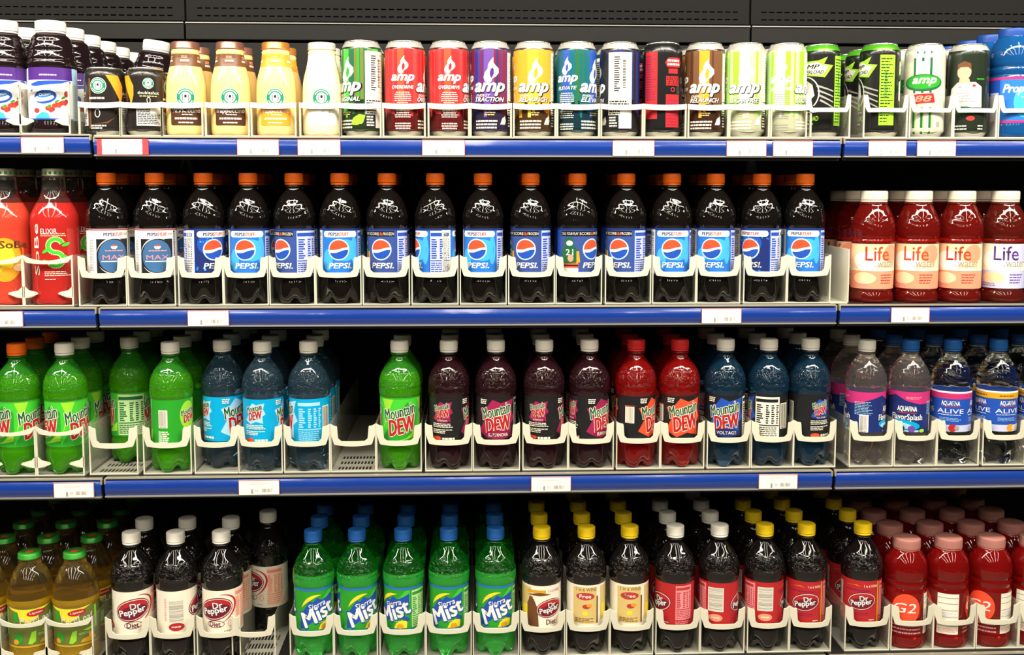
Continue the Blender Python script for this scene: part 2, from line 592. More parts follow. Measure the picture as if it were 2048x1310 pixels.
for px0, px1, row, bay, lab, big, red in (
        (42, 128, 0, 0, 'white price tag below the white-capped juice bottles', '1', False),
        (194, 297, 0, 1, 'red-edged white price tag below the black coffee cans', '1', True),
        (474, 558, 0, 1, 'white price tag below the orange-labelled coffee bottle', '1', False),
        (595, 681, 0, 1, 'white price tag below the white-capped vanilla coffee bottle', '1', False),
        (844, 930, 0, 1, 'white price tag below the second red energy can', '1', False),
        (1225, 1309, 0, 1, 'white price tag below the black can with the cream panel', '1', False),
        (1453, 1533, 0, 1, 'left of two neighbouring price tags below the pale green cans', '1', False),
        (1546, 1626, 0, 1, 'right of two neighbouring price tags below the pale green cans', '1', False),
        (1737, 1813, 0, 2, 'price tag with a large 2 below the black and green cans', '2', False),
        (1834, 1912, 0, 2, 'price tag below the white can with green stripes', '1', False),
        (-36, 46, 1, 0, 'white price tag cut by the left edge below the red elixir bottles', '1', False),
        (375, 458, 1, 1, 'white price tag below the third and fourth orange-capped cola bottles', '1', False),
        (1403, 1483, 1, 1, 'white price tag near the right end of the cola rail', '1', False),
        (1782, 1859, 1, 2, 'white price tag below the orange vitamin water bottles', '1', False),
        (107, 188, 2, 0, 'white price tag below the two leftmost green soda bottles', '1', False),
        (477, 559, 2, 1, 'white price tag below the cyan-labelled soda bottles', '1', False),
        (1062, 1142, 2, 1, 'white price tag below the dark purple soda bottles', '1', False),
        (1517, 1595, 2, 1, 'white price tag below the dark blue soda bottles', '1', False)):
    price_tag(px0, px1, row, bay, lab, big, '50', red)

# ------------------------------------------------------------------ plastic lane trays
m_tray = mat('tray_white', (0.78, 0.76, 0.62), rough=0.35, mix_trl=0.25)
m_trayclear = mat('tray_clear', (0.62, 0.60, 0.48), rough=0.25, mix_trl=0.3)
m_traywall = mat('tray_wall', (0.56, 0.54, 0.44), rough=0.3, alpha=0.15)
m_trayfloor = mat('tray_base', (0.34, 0.33, 0.27), rough=0.35)
TRAY_Y = 0.012
TRAY_FLOOR = 0.0016


def sst(x, a, b):
    t = max(0.0, min(1.0, (x - a) / (b - a)))
    return t * t * (3 - 2 * t)


def band(w, top, bot, bow, th, n=96):
    v, f = [], []
    for i in range(n + 1):
        s = -1 + 2 * i / n
        x, y = s * w / 2, -bow * (1 - s * s)
        v += [(x, y, bot(s)), (x, y, top(s)), (x, y + th, top(s)), (x, y + th, bot(s))]
        if i:
            b = 4 * i
            for k in range(4):
                q = (k + 1) % 4
                f.append((b - 4 + k, b - 4 + q, b + q, b + k))
    f.append((0, 1, 2, 3))
    e = 4 * n
    f.append((e + 3, e + 2, e + 1, e))
    bm = bmesh.new()
    me = new_mesh('front_lip', v, f, m_tray, False)
    bm.from_mesh(me)
    bmesh.ops.recalc_face_normals(bm, faces=bm.faces[:])
    bm.to_mesh(me)
    bm.free()
    return me


def tray(style, x, w, row, bay, label, group, slots=False, depth=430.0):
    """one lane of a bottle tray; x and w in metres"""
    w = w * 1000 - 0.3
    e = bpy.data.objects.new('lane_tray', None)
    COL.objects.link(e)
    e.location = (x, TRAY_Y, SHELF_Z[row] + BAY_DZ[row][bay] * MM)
    tag(e, label, 'tray', group)
    h = w / 2
    if style == 'A':
        H, lip = 83.0, 55.0
        top = lambda s: lip + 4 * sst(abs(s), 0.50, 0.66) + (H - 7 - lip) * sst(abs(s), 0.645, 0.70) + 3 * sst(abs(s), 0.8, 1.0)
        bot = lambda s: lip - 8.5 + 3 * s * s + 16 * sst(abs(s), 0.80, 1.0)
        bow, post = 7.0, 1.8
    elif style == 'R':                      # lower version of the same tray on the top shelf
        H, lip = 72.0, 50.0
        top = lambda s: lip + (H - lip) * sst(abs(s), 0.72, 0.86)
        bot = lambda s: lip - 7 + 12 * sst(abs(s), 0.8, 1.0)
        bow, post = 6.0, 2.2
    elif style == 'C':
        H, lip = 55.0, 54.0
        top = lambda s: 54.0 + 2.2 * s * s
        bot = lambda s: 45.0 + 2.6 * s * s
        bow, post = 6.0, 3.0
    else:                                   # 'B': thin sagging rim, open below, gussets at the foot of the posts
        H, lip = 84.0, 76.0
        top = lambda s: 76 + 9 * s * s
        bot = lambda s: 70.5 + 3 * s * s + 7 * sst(abs(s), 0.8, 1.0)
        bow, post = 9.0, 2.4
    mt = m_trayclear if style == 'C' else m_tray
    if slots:
        bl = [(-h, h, 0, 14, 0, 1.6), (-h, h, 120, depth, 0, 1.6)]
        y = 14.0
        while y < 90:
            y1 = min(y + 34, 120)
            bl.append((-h, h, y + 22, y1, 0, 1.6))
            n = 10
            for i in range(n + 1):
                xa = -h + 9 + (2 * h - 18) * i / n
                bl.append((xa - 1.1 if i else -h, xa + 1.1 if i < n else h, y, y + 22, 0, 1.6))
            y = y1
    else:
        bl = [(-h, h, 0, depth, 0, 1.6)]
    obj('tray_floor', boxes('tray_floor', bl, m_trayfloor), e)
    for s in (-1, 1):
        xs = s * (h - 0.55)
        obj('side_wall', boxes('side_wall', [(xs - 0.55, xs + 0.55, 1.2, depth, 1.6, H if style != 'C' else 40)], m_traywall), e)
        xp = s * (h - post / 2)
        obj('post', boxes('post', [(xp - post / 2, xp + post / 2, 0, 3, 1.6, bot(1) + 1)], mt, 0.4), e)
        if style == 'B':
            xa, xb = s * (h - 1), s * (h - 24)
            pts = [(xa, 34), (xa, 14), (s * (h - 12), 15), (xb, 21), (s * (h - 22), 24), (s * (h - 8), 27)]
            vv = [(p[0], -2 if k in (3, 4) else 0, p[1]) for k, p in enumerate(pts)] + [(p[0], 0.5 if k in (3, 4) else 2.5, p[1]) for k, p in enumerate(pts)]
            n = len(pts)
            ff = [tuple(range(n)), tuple(reversed(range(n, 2 * n)))] + [(i, (i + 1) % n, (i + 1) % n + n, i + n) for i in range(n)]
            obj('gusset', new_mesh('gusset', vv, ff, m_tray, False), e)
    lipm = band(w, top, bot, bow, 2.4)
    if style == 'C':
        pass
    obj('front_lip', lipm, e)
    obj('front_sill', boxes('front_sill', [(-h, h, -0.5, 1.5, 1.2, 2.6)], mt, 0.2), e)
    return e

# ------------------------------------------------------------------ container shapes (r, z in mm)
def P(*pts):
    return pchip(list(pts), 60)


def petal(th, r, z, n=5, zt=30.0, amp=0.20):
    if z < zt:
        t = 1 - z / zt
        k = (0.5 - 0.5 * math.cos(n * th)) ** 2
        return r * (1 - amp * t * k), z + 10 * t ** 3 * k
    return r, z


def win(z, a, b, s=5.0):
    return sst(z, a, a + s) * (1 - sst(z, b - s, b))


def mod_cola(th, r, z):
    r, z = petal(th, r, z)
    w = win(z, 129, 176, 6)
    if w:
        r += 0.34 * w * math.sin(2 * PI * (z + 9 * math.sin(2 * th + 0.6)) / 10.5)
    w = win(z, 28, 46, 4)
    if w:
        r += 0.30 * w * math.sin(2 * PI * (z + 6 * math.sin(4 * th)) / 6.5)
    return r, z


def mod_soda(th, r, z):
    r, z = petal(th, r, z)
    w = win(z, 150, 185, 8)
    if w:
        r += 0.30 * w * math.sin(9 * th + z * 0.05)
    return r, z


def mod_life(th, r, z):
    w = win(z, 118, 150, 6)
    if w:
        r += 0.5 * w * math.sin(2 * PI * (z + 9 * math.sin(2 * th + 1)) / 9)
    return r, z


def mod_water(th, r, z):
    r, z = petal(th, r, z)
    w = win(z, 134, 172, 6)
    if w:
        r += 0.45 * w * math.sin(2 * PI * (z + 5 * math.sin(3 * th)) / 9)
    return r, z


SHAPES = {
    'cola': (P((24, 0), (30, 2), (33.6, 11), (34.4, 24), (33.9, 36), (32.4, 42), (33.2, 46), (33.2, 46), (33.3, 86), (33.2, 126), (33.2, 126), (34.6, 130), (34.9, 137), (34.1, 147), (32.0, 158), (28.2, 168), (22.6, 178), (16.6, 186), (13.4, 191), (13.0, 198)), 96, mod_cola),
    'soda': (P((24, 0), (30, 2), (33.6, 11), (34.4, 24), (34.2, 38), (32.6, 44), (33.4, 48), (33.4, 48), (33.4, 86), (33.4, 124), (33.4, 124), (35.0, 128), (35.5, 138), (34.9, 149), (32.0, 160), (26.6, 171), (19.8, 180), (14.8, 187), (13.2, 191), (13.0, 198)), 80, mod_soda),
    'water': (P((24, 0), (30, 2), (33.2, 11), (33.8, 24), (33.0, 36), (31.8, 48), (33.2, 58), (33.2, 58), (33.3, 90), (33.2, 128), (33.2, 128), (34.6, 131), (34.6, 142), (33.6, 152), (30.5, 162), (25.0, 172), (18.5, 181), (14.2, 187), (13.0, 191), (13.0, 196)), 80, mod_water),
    'life': (P((31, 0), (35, 2), (36, 8), (34.6, 16), (33.0, 21), (34.6, 24), (34.6, 24), (35.0, 60), (34.8, 100), (34.8, 100), (35.8, 102), (35.8, 106), (34.0, 109), (35.6, 113), (36, 122), (35.2, 133), (32.2, 145), (27.5, 156), (23.0, 164), (21.0, 168), (21.0, 174)), 72, mod_life),
    'sport': (P((31, 0), (35, 2), (36.3, 8), (36.0, 22), (35.4, 24), (35.4, 24), (35.6, 62), (35.4, 102), (35.4, 102), (33.4, 106), (35.4, 110), (35.4, 116), (33.6, 119), (35.6, 123), (36.0, 134), (34.8, 146), (31.2, 157), (26.0, 166), (23, 170), (22.6, 174)), 72, None),
    'juice': (P((33, 0), (38, 3), (40.0, 10), (38.6, 22), (38.6, 22), (39.2, 60), (38.6, 106), (38.6, 106), (40.2, 110), (40.2, 116), (38.2, 119), (38.8, 122), (37.0, 130), (35.6, 134), (35.8, 138), (33.2, 147), (31.8, 150), (31.4, 154), (28, 159), (23, 163), (22.4, 168)), 72, None),
    'elixir': (P((33, 0), (37, 2.5), (38.6, 9), (38.2, 20), (37.8, 30), (37.8, 120), (38.2, 132), (37.4, 144), (33.6, 156), (27.4, 168), (22.0, 178), (19.4, 188), (18.6, 198), (18.2, 206), (17.4, 208), (17.4, 212)), 72, None),
    'coffee': (P((26, 0), (30.5, 2), (32.3, 8), (32.6, 20), (32.6, 60), (32.0, 80), (30.2, 95), (27.2, 107), (24.2, 118), (22.4, 128), (22.0, 134), (23.0, 136), (22.6, 138), (21.6, 139), (21.6, 143)), 64, None),
    'tea': (P((32, 0), (36, 2.5), (37.6, 9), (36.8, 22), (36.8, 22), (37.0, 60), (36.8, 98), (36.8, 98), (38.4, 102), (38.4, 110), (37.0, 118), (34.0, 130), (30.0, 143), (25.0, 154), (20.4, 160), (18.0, 164), (18.6, 168), (17.6, 170), (17.4, 175)), 72, None),
    'tallcan': (P((23, 0), (25, 0.4), (26.2, 2), (30.5, 7), (33.0, 12), (33.0, 12), (33.0, 70), (33.0, 141), (33.0, 141), (31.0, 147.5), (28.6, 151.5), (27.2, 153.5)), 64, None),
    'shortcan': (P((23, 0), (25, 0.4), (26.2, 2), (30.0, 6), (32.6, 11), (32.6, 11), (32.6, 60), (32.6, 98), (32.6, 98), (31.0, 103), (28.6, 106), (27.4, 107.5)), 64, None),
}
SHAPES['juice'] = ([(r * 0.965, z) for r, z in SHAPES['juice'][0]],) + SHAPES['juice'][1:]
RADF = {k: rad_of(v[0]) for k, v in SHAPES.items()}

# liquids and plastics
BUMP = ('streak', 85, 1.0, 138, 170)
L_cola = mat('cola_drink', (0.0045, 0.0035, 0.003), rough=0.05, spec=0.6)
L_drp = mat('dark_soda_drink', (0.0045, 0.0035, 0.0033), rough=0.05, spec=0.6, bump=BUMP)
L_dew = mat('green_soda_drink', (0.075, 0.46, 0.006), rough=0.05, trans=0.66, bump=BUMP)
L_dewhead = mat('green_plastic', (0.05, 0.40, 0.03), rough=0.05, trans=0.75, bump=BUMP)
L_bluedew = mat('blue_soda_drink', (0.13, 0.27, 0.38), rough=0.04, trans=0.93, bump=BUMP)
L_purple = mat('purple_soda_drink', (0.035, 0.009, 0.013), rough=0.05, trans=0.6, bump=BUMP)
L_red = mat('red_soda_drink', (0.43, 0.009, 0.008), rough=0.05, trans=0.74, bump=BUMP)
L_navy = mat('navy_soda_drink', (0.016, 0.075, 0.15), rough=0.05, trans=0.8, bump=BUMP)
L_mist = mat('clear_green_drink', (0.05, 0.66, 0.08), rough=0.03, trans=0.70, bump=BUMP)
L_misthead = mat('green_pet', (0.03, 0.42, 0.05), rough=0.03, trans=0.97, bump=BUMP)
L_water = mat('clear_water', (0.90, 0.93, 0.94), rough=0.03, trans=1.0, ior=1.35)
L_pink = mat('pinkish_water', (0.94, 0.84, 0.80), rough=0.03, trans=0.97, ior=1.35)
L_life = mat('red_vitamin_drink', (0.60, 0.03, 0.02), rough=0.04, trans=0.88)
L_lifedark = mat('dark_vitamin_drink', (0.50, 0.05, 0.03), rough=0.04, trans=0.9)
L_g2 = mat('red_sports_drink', (0.48, 0.010, 0.009), rough=0.05, trans=0.76)
L_propel = mat('blue_plastic_bottle', (0.010, 0.11, 0.36), rough=0.06, trans=0.5)
L_juice = mat('dark_juice', (0.010, 0.005, 0.006), rough=0.08, spec=0.6)
L_elixir = mat('red_elixir', (0.60, 0.03, 0.025), rough=0.06, trans=0.4)
L_elixir2 = mat('coral_elixir', (0.74, 0.075, 0.04), rough=0.06, trans=0.35)
L_glass = mat('clear_glass', (0.70, 0.66, 0.58), rough=0.03, trans=0.98)
L_coffee = mat('milky_coffee', (0.84, 0.60, 0.22), rough=0.12, coat=0.3)
L_vanilla = mat('vanilla_coffee', (0.88, 0.74, 0.42), rough=0.12, coat=0.3)
L_tea = mat('yellow_tea', (0.72, 0.44, 0.012), rough=0.04, trans=0.7)
L_teahead = mat('tea_bottle_plastic', (0.62, 0.50, 0.26), rough=0.03, trans=0.98)
m_alu = mat('aluminium', (0.72, 0.70, 0.64), rough=0.22, metal=0.95)
CAPS = {'orange': (0.95, 0.16, 0.008), 'white': (0.80, 0.77, 0.69), 'red': (0.55, 0.02, 0.02), 'blue': (0.012, 0.10, 0.36), 'yellow': (0.74, 0.52, 0.008),
        'pinkish': (0.40, 0.17, 0.14), 'navy': (0.012, 0.06, 0.30), 'palewhite': (0.80, 0.78, 0.72), 'green': (0.03, 0.28, 0.03), 'cream': (0.72, 0.66, 0.52)}


def capmat(c):
    return mat('cap_' + c, CAPS[c], rough=0.38, spec=0.4, mix_trl=0.06)


_CAP = {}


def cap_mesh(c, r, h, ribs=48):
    k = (c, r, h)
    if k not in _CAP:
        seg = ribs * 3

        def mod(th, rr, z):
            if 1.0 < z < h - 1.5 and rr > r - 0.6:
                rr += 0.22 * math.cos(ribs * th)
            return rr, z
        _CAP[k] = lathe('cap', [(r - 0.5, 0), (r, 0.6), (r, 1.2), (r, h * 0.5), (r - 0.15, h - 1.8), (r - 0.5, h - 0.8), (r - 1.6, h), (r * 0.5, h + 0.1)], seg, capmat(c), mod)
    return _CAP[k]


_RING = {}


def ring_mesh(m, r, h):
    k = (m.name, r, h)
    if k not in _RING:
        _RING[k] = lathe('ring', [(r - 0.6, 0), (r, 0.5), (r, h - 0.5), (r - 0.6, h)], 48, m)
    return _RING[k]


KINDS = {}


def bottle_kind(key, shape, liquid, cap, label=None, art=None, level=None, head=None, lab_mat=None, capspec=None, extra=()):
    rings, seg, mod = SHAPES[shape]
    H = rings[-1][1]
    body = lathe('body_' + key, rings, seg, liquid, mod, split=level, m_top=head)
    R = RADF[shape]
    parts = []
    subs = []
    cr, ch, cz = capspec or (15.2, 16.0, 201.0)
    parts.append(('body', body, 0, ()))
    if cap == 'metal_green':
        cm = lathe('cap', [(cr - 0.8, 0), (cr, 0.8), (cr + 0.6, 1.6), (cr, 2.4), (cr, ch - 1.2), (cr - 1.2, ch), (cr * 0.6, ch - 0.6), (2, ch - 0.6)], 60, mat('green_lid', (0.04, 0.30, 0.03), rough=0.3, metal=0.3))
        dot = Art()
        dot.ell('orange_red', 0, 0, 7, 5, 1)
        parts.append(('cap', cm, cz, (('lid_print', dot.mesh('lid_print', lambda u, v, l: (u, v, ch - 0.4), 0), 0),)))
    elif cap == 'metal_pale':
        cm = lathe('cap', [(cr - 0.8, 0), (cr, 0.8), (cr + 0.5, 1.6), (cr, 2.4), (cr, ch - 1.2), (cr - 1.2, ch), (2, ch)], 60, mat('pale_lid', (0.55, 0.52, 0.42), rough=0.3, metal=0.4))
        st = Art()
        for i in range(14):
            st.rect('green', -54 + i * 8, 3.4, -50 + i * 8, 8.2, 1)
        parts.append(('cap', cm, cz, (('lid_print', st.mesh('lid_print', lambda u, v, l: ((cr + 0.15) * math.sin(u / cr), -(cr + 0.15) * math.cos(u / cr), v)), 0),)))
    elif cap and cap.startswith('lid_'):
        c = {'lid_brown': (0.30, 0.13, 0.09), 'lid_caramel': (0.62, 0.24, 0.05), 'lid_white': (0.82, 0.80, 0.72)}[cap]
        cm = lathe('cap', [(cr - 0.8, 0), (cr + 0.5, 0.6), (cr + 0.5, 1.6), (cr, 2.4), (cr, ch - 1.4), (cr - 1.0, ch), (2, ch)], 60, mat(cap, c, rough=0.25, metal=0.55))
        parts.append(('cap', cm, cz, ()))
    elif cap:
        parts.append(('cap', cap_mesh(cap, cr, ch), cz, ()))
        parts.append(('tamper_ring', ring_mesh(capmat(cap), cr - 0.3, 3.2), cz - 3.7, ()))
        parts.append(('neck_flange', ring_mesh(head or liquid, cr + 0.8, 2.0), cz - 7.0, ()))
    if label:
        z0, z1 = label
        n = max(2, int((z1 - z0) / 6))
        rr = [(R(z0 + (z1 - z0) * i / n) + 0.18, z0 + (z1 - z0) * i / n) for i in range(n + 1)]
        lm = lathe('label_' + key, rr, 96, lab_mat, None, False, False)
        pr = art.mesh('print_' + key, wrap_fn(R((z0 + z1) / 2), R)) if art else None
        parts.append(('label', lm, 0, (('print', pr, 0),) if pr else ()))
    elif art:
        parts[0] = ('body', body, 0, (('print', art.mesh('print_' + key, wrap_fn(R(60), R)), 0),))
    KINDS[key] = parts + list(extra)


def can_kind(key, color, art, shape='tallcan', rim=None, lidcol=None):
    rings, seg, mod = SHAPES[shape]
    R = RADF[shape]
    H = rings[-1][1]
    m = mat('can_' + key, color, rough=0.28, metal=0.35, coat=0.3)
    body = lathe('body_' + key, rings, seg, m)
    # silver rim and recessed lid
    rr = [(27.0, 0), (27.6, 0.8), (27.4, 2.6), (26.4, 3.2), (25.6, 2.4), (24.8, -3.0), (22.8, -3.4), (1, -3.4)]
    lid = lathe('lid', rr, 64, m_alu, None, False, True)
    tabm = lathe('tab', [(7, 0), (8, 0.4), (8, 1.0), (7, 1.3)], 24, m_alu)
    parts = [('body', body, 0, (('print', art.mesh('print_' + key, wrap_fn(33.0, R)), 0),)), ('lid', lid, H - 0.3, (('tab', tabm, -3.4),))]
    base = lathe('base_rim', [(r + 0.12, z) for r, z in rings if z <= 9.0], 64, m_alu, None, False, False)
    parts.append(('base_rim', base, 0, ()))
    if shape == 'tallcan':
        nk = mat('can_neck_' + (rim or 'silver'), {'silver': (0.70, 0.68, 0.62), 'green': (0.10, 0.50, 0.02), 'white': (0.8, 0.8, 0.74), 'black': (0.02, 0.02, 0.02)}[rim or 'silver'], rough=0.25, metal=0.6)
        parts.append(('neck_band', lathe('neck_band', [(r + 0.12, z) for r, z in rings if z >= 143.0], 64, nk, None, False, False), 0, ()))
    KINDS[key] = parts


def place(key, name, x, y, z, rz, tilt=None):
    e = bpy.data.objects.new(name, None)
    COL.objects.link(e)
    e.location = (x, y, z)
    e.rotation_euler = (tilt[0] if tilt else 0, tilt[1] if tilt else 0, rz)
    for pn, me, dz, subs in KINDS[key]:
        p = obj(pn, me, e, (0, 0, dz * MM))
        for sn, sm, sz in subs:
            obj(sn, sm, p, (0, 0, sz * MM))
    return e

# ------------------------------------------------------------------ printed labels
def cola_globe(a, u, v, r):
    a.ell('paleblue', u, v, r * 1.10, layer=2, n=36)
    a.ell('white', u, v, r, layer=3, n=36)
    up, dn = [], []
    for i in range(25):
        x = -1 + 2 * i / 24
        up.append((x, 0.08 + 0.13 * x + 0.05 * math.sin(3 * x - 0.6)))
        dn.append((x, -0.20 + 0.12 * x + 0.09 * math.sin(3 * x - 0.4)))
    circ = lambda t0, t1: [(math.cos(math.radians(t0 + (t1 - t0) * i / 20)), math.sin(math.radians(t0 + (t1 - t0) * i / 20))) for i in range(21)]
    k = 0.97
    rp = [(x, y) for x, y in up if x * x + y * y < 0.93]
    pts = rp + circ(math.degrees(math.atan2(rp[-1][1], rp[-1][0])), math.degrees(math.atan2(rp[0][1], rp[0][0])) % 360)
    a.poly('orange_red', [(u + x * r * k, v + y * r * k) for x, y in pts], 4)
    dp = [(x, y) for x, y in dn if x * x + y * y < 0.93]
    e0 = math.degrees(math.atan2(dp[-1][1], dp[-1][0]))
    e1 = math.degrees(math.atan2(dp[0][1], dp[0][0]))
    if e1 > e0:
        e1 -= 360
    pts = dp + circ(e0, e1)
    a.poly('blue', [(u + x * r * k, v + y * r * k) for x, y in pts], 4)


def art_cola(variant):
    a = Art()
    C = 104.6
    for k, u in enumerate((0.0, C)):
        if variant == 'max':
            a.rect('white', u - 42, 48, u + 50, 124, 1)
            a.rect('black', u - 24, 53, u + 30, 109, 2)
            a.ell('steelblue', u + 3, 81, 24, 27, 3, n=36)
            a.ring('silver', u + 3, 81, 27, 30, 2.2, 4, a0=60, a1=170, taper=True)
            a.ring('silver', u + 3, 81, 27, 30, 2.2, 4, a0=215, a1=330, taper=True)
            a.ell('white', u + 4, 96, 5, 3.6, 5)
            a.ell('orange_red', u + 4, 97, 5, 2.6, 6, a0=0, a1=180)
            a.lines('pink', u - 10, 88.5, u + 20, 91, 1, 5, 0.7, 0.1)
            a.text('pink', 'MAX', u + 4, 79, 36, 7.5, 5)
            a.rect('white', u - 16, 71.6, u + 26, 73, 5)
            a.rrect('white', u - 24, 111.5, u + 33, 121.5, 4.8, 3)
            a.text('navy', 'PEPSI', u - 4, 116.5, 15, 5.4, 4, bold=0.05)
            a.text('orange_red', 'STUFF', u + 12, 116.5, 15, 5.4, 4, bold=0.05)
            a.lines('grey', u + 21, 114, u + 31, 119, 2, 4)
            a.rect('orange_red', u - 42, 123, u + 50, 124.2, 3)
            a.lines('grey', u - 38, 56, u - 28, 108, 20, 3)
            a.rect('black', u + 33, 50, u + 37, 122, 3)
            a.lines('cream', u + 33.5, 52, u + 36.5, 120, 26, 4)
            continue
        nfl = variant == 'nfl'
        dark = variant == 'dark'
        hw = 23 if nfl else 31
        a.rect('slate' if nfl else ('navy' if dark else 'midblue'), u - 62 if nfl and not k else u - 34 + 4 * nfl, 50, u + hw, 122, 1)
        if not nfl and not dark:
            for i, rr in enumerate((30, 25, 20)):
                a.ell(('midblue', 'midblue', 'skyblue')[i], u + (8 if i == 2 else 2), 90, rr, rr * 0.9, 1.2 + 0.2 * i)
            a.ell('skyblue', u - 22, 74, 9, 18, 1.8)
            a.ell('skyblue', u + 24, 90, 6, 24, 1.7)
        if dark:
            a.ell('blue', u - 6, 100, 24, 18, 1.5)
            rnd = random.Random(4)
            for i in range(26):
                a.ell(rnd.choice(('skyblue', 'midblue')), u + rnd.uniform(-31, 29), rnd.choice((rnd.uniform(104, 111), rnd.uniform(52, 62))), rnd.uniform(0.8, 2.2), layer=2, n=8)
        if nfl:
            a.rrect('black', u - (28 if k else 60), 112.5, u + 20, 121.5, 1.5, 2)
            a.text('cream', 'SCORE', u - 16, 117, 20, 4.6, 3, bold=0.03)
            a.text('orange_red', '&', u - 2.5, 117, 5, 5, 3, bold=0.04)
            a.text('cream', 'FROZEN', u + 10, 117, 18, 4.6, 3, bold=0.03)
            # generic ball player printed on the side panel
            if not k:
                a.text('cream', 'CALL YOUR PLAY', u - 43, 117, 30, 4.4, 3, bold=0.03)
                a.ell('darkgreen', u - 44, 103, 8.5, 8, 2)
                a.ell('silver', u - 43, 101, 6, 4.5, 3)
                a.poly('darkgreen', [(u - 58, 60), (u - 59, 88), (u - 52, 96), (u - 34, 96), (u - 27, 88), (u - 27, 66), (u - 32, 60)], 2)
                a.poly('orange', [(u - 31, 66), (u - 31, 88), (u - 27, 88), (u - 25, 70)], 3)
                a.text('white', '21', u - 43, 86, 13, 10, 3, bold=0.03)
                a.ell('salmon', u - 41, 76, 5, 6, 4)
                a.rrect('cream', u - 55, 53, u - 28, 60, 1, 3)
                a.poly('orange_red', [(u - 54, 60), (u - 28, 61), (u - 27, 70), (u - 40, 67), (u - 54, 67)], 3)
                a.rect('black', u - 54, 63, u - 28, 65, 4)
        else:
            a.rrect('white', u - 30, 111.5, u + 29, 121.5, 4.8, 3)
            a.text('navy', 'PEPSI', u - 12, 116.5, 16, 5.4, 4, bold=0.05)
            a.text('orange_red', 'STUFF', u + 5, 116.5, 17, 5.4, 4, bold=0.05)
            a.lines('silver', u + 15, 114, u + 27, 119, 2, 4)
        cola_globe(a, u - 3, 91, 16.2)

        a.text('white', 'PEPSI.', u - 1, 64.5, 38, 9.0, 4, shear=0.18, bold=0.045)
        t0 = u + hw + 2
        if not (nfl and k):
            a.table(t0, 51, t0 + (44 if nfl else 36), 122, 'lavender', 'blue', 1)
        if not nfl:
            a.rect('cream', u - 52, 49, u - 35, 123, 2)
            a.lines('grey', u - 51, 55, u - 38, 120, 22, 3, 0.45)
    a.rect('navy', -104, 47, 104.5, 49.5, 1)
    a.rect('navy', -104, 122.8, 104.5, 125, 1)
    return a


def dew_logo(a, u, v, s, outl, mc, dc, L=3):
    a.text(outl, 'Mountain', u, v + 11 * s, 57 * s, 21 * s, L, shear=0.3, bold=0.07, rot=15)
    a.text(mc, 'Mountain', u, v + 11 * s, 57 * s, 21 * s, L + 1, shear=0.3, bold=0.02, rot=15)
    a.text(outl, 'DEW', u + 5 * s, v - 13 * s, 50 * s, 27 * s, L + 2, shear=0.3, bold=0.085, rot=12)
    a.text(dc, 'DEW', u + 5 * s, v - 13 * s, 50 * s, 27 * s, L + 3, shear=0.3, bold=0.045, rot=12)


def art_dew(bg, logo_bg, tab, tabk, flavour=None, fl_bg=None, small=-66, bar=-40, outl='cream', mc='darkgreen'):
    a = Art()
    # big emblem
    if bg == 'brightgreen':
        a.rect('green', -105, 49, 105, 123, 1)
        for u in (-66, 0, 66):
            a.poly('brightgreen', [(u - 33, 50), (u - 33, 122), (u + 20, 122), (u - 6, 98), (u - 22, 70)], 1.5)
            a.poly('lime', [(u - 32, 122), (u - 10, 122), (u - 20, 96), (u - 30, 70), (u - 24, 100)], 2)
            a.poly('lime', [(u - 10, 50), (u + 32, 58), (u + 33, 74), (u + 12, 56)], 2)
            a.poly('brightgreen', [(u + 4, 122), (u + 33, 122), (u + 33, 106)], 2)
            dew_logo(a, u, 90, 0.98, 'lime' if False else 'cream', mc, 'red')
        return a
    for u, s in ((0, 0.98), (small, 0.52)):
        vb = 88 if s > 0.6 else 100
        pts = [(u + 2 + x * s, vb + y * s) for x, y in ((-34, -24), (-23, -4), (-33, 16), (-18, 20), (-8, 33), (6, 27), (32, 33), (27, 14), (35, -2), (25, -10), (27, -33), (4, -27), (-14, -35))]
        a.poly(logo_bg, [(x, max(51, min(122, y))) for x, y in pts], 2)
        dew_logo(a, u, vb + 3, s * 0.95, outl, mc, 'red')
        if flavour:
            a.ell(fl_bg, u + 4 * s, vb - 28 * s, 23 * s, 7.5 * s, 9)
            a.text('cream', flavour, u + 4 * s, vb - 28 * s, 34 * s, 5.6 * s, 10, bold=0.03)
    for i in range(2):
        a.lines('cream', small - 16, 63 + 10 * i, small + 20, 71 + 10 * i, 3, 3, 0.5, 0.45)
    a.ell('orange_red', small - 8, 55, 8, 3.5, 3)
    a.lines('cream', small + 2, 52, small + 24, 57, 1, 3, 0.7, 0.1)
    a.lines('cream', -28, 112, -14, 121, 3, 8, 0.6, 0.2)
    a.table(36, 51, 78, 121, tab, tabk, 1)
    a.code(88, 88, 16, 44, 'cream', 'black', layer=2)
    if bar is not None:
        a.code(bar, 92, 16, 28, 'cream', 'grey', layer=3)
        a.rect('orange_red', bar - 9, 107, bar + 9, 108, 3)
    return a


def art_green_side():
    a = art_dew('brightgreen', None, None, None)
    a.table(36, 51, 80, 121, 'palegreen', 'darkgreen', 11)
    a.rect('green', -104, 49, -36, 123, 11)
    a.code(-86, 92, 15, 30, 'cream', 'grey', layer=12)
    a.lines('cream', -94, 52, -76, 72, 6, 12, 0.6)
    a.ell('lime', -44, 96, 15, 24, 12)
    dew_logo(a, -44, 98, 0.48, 'cream', 'darkgreen', 'red', L=13)
    return a


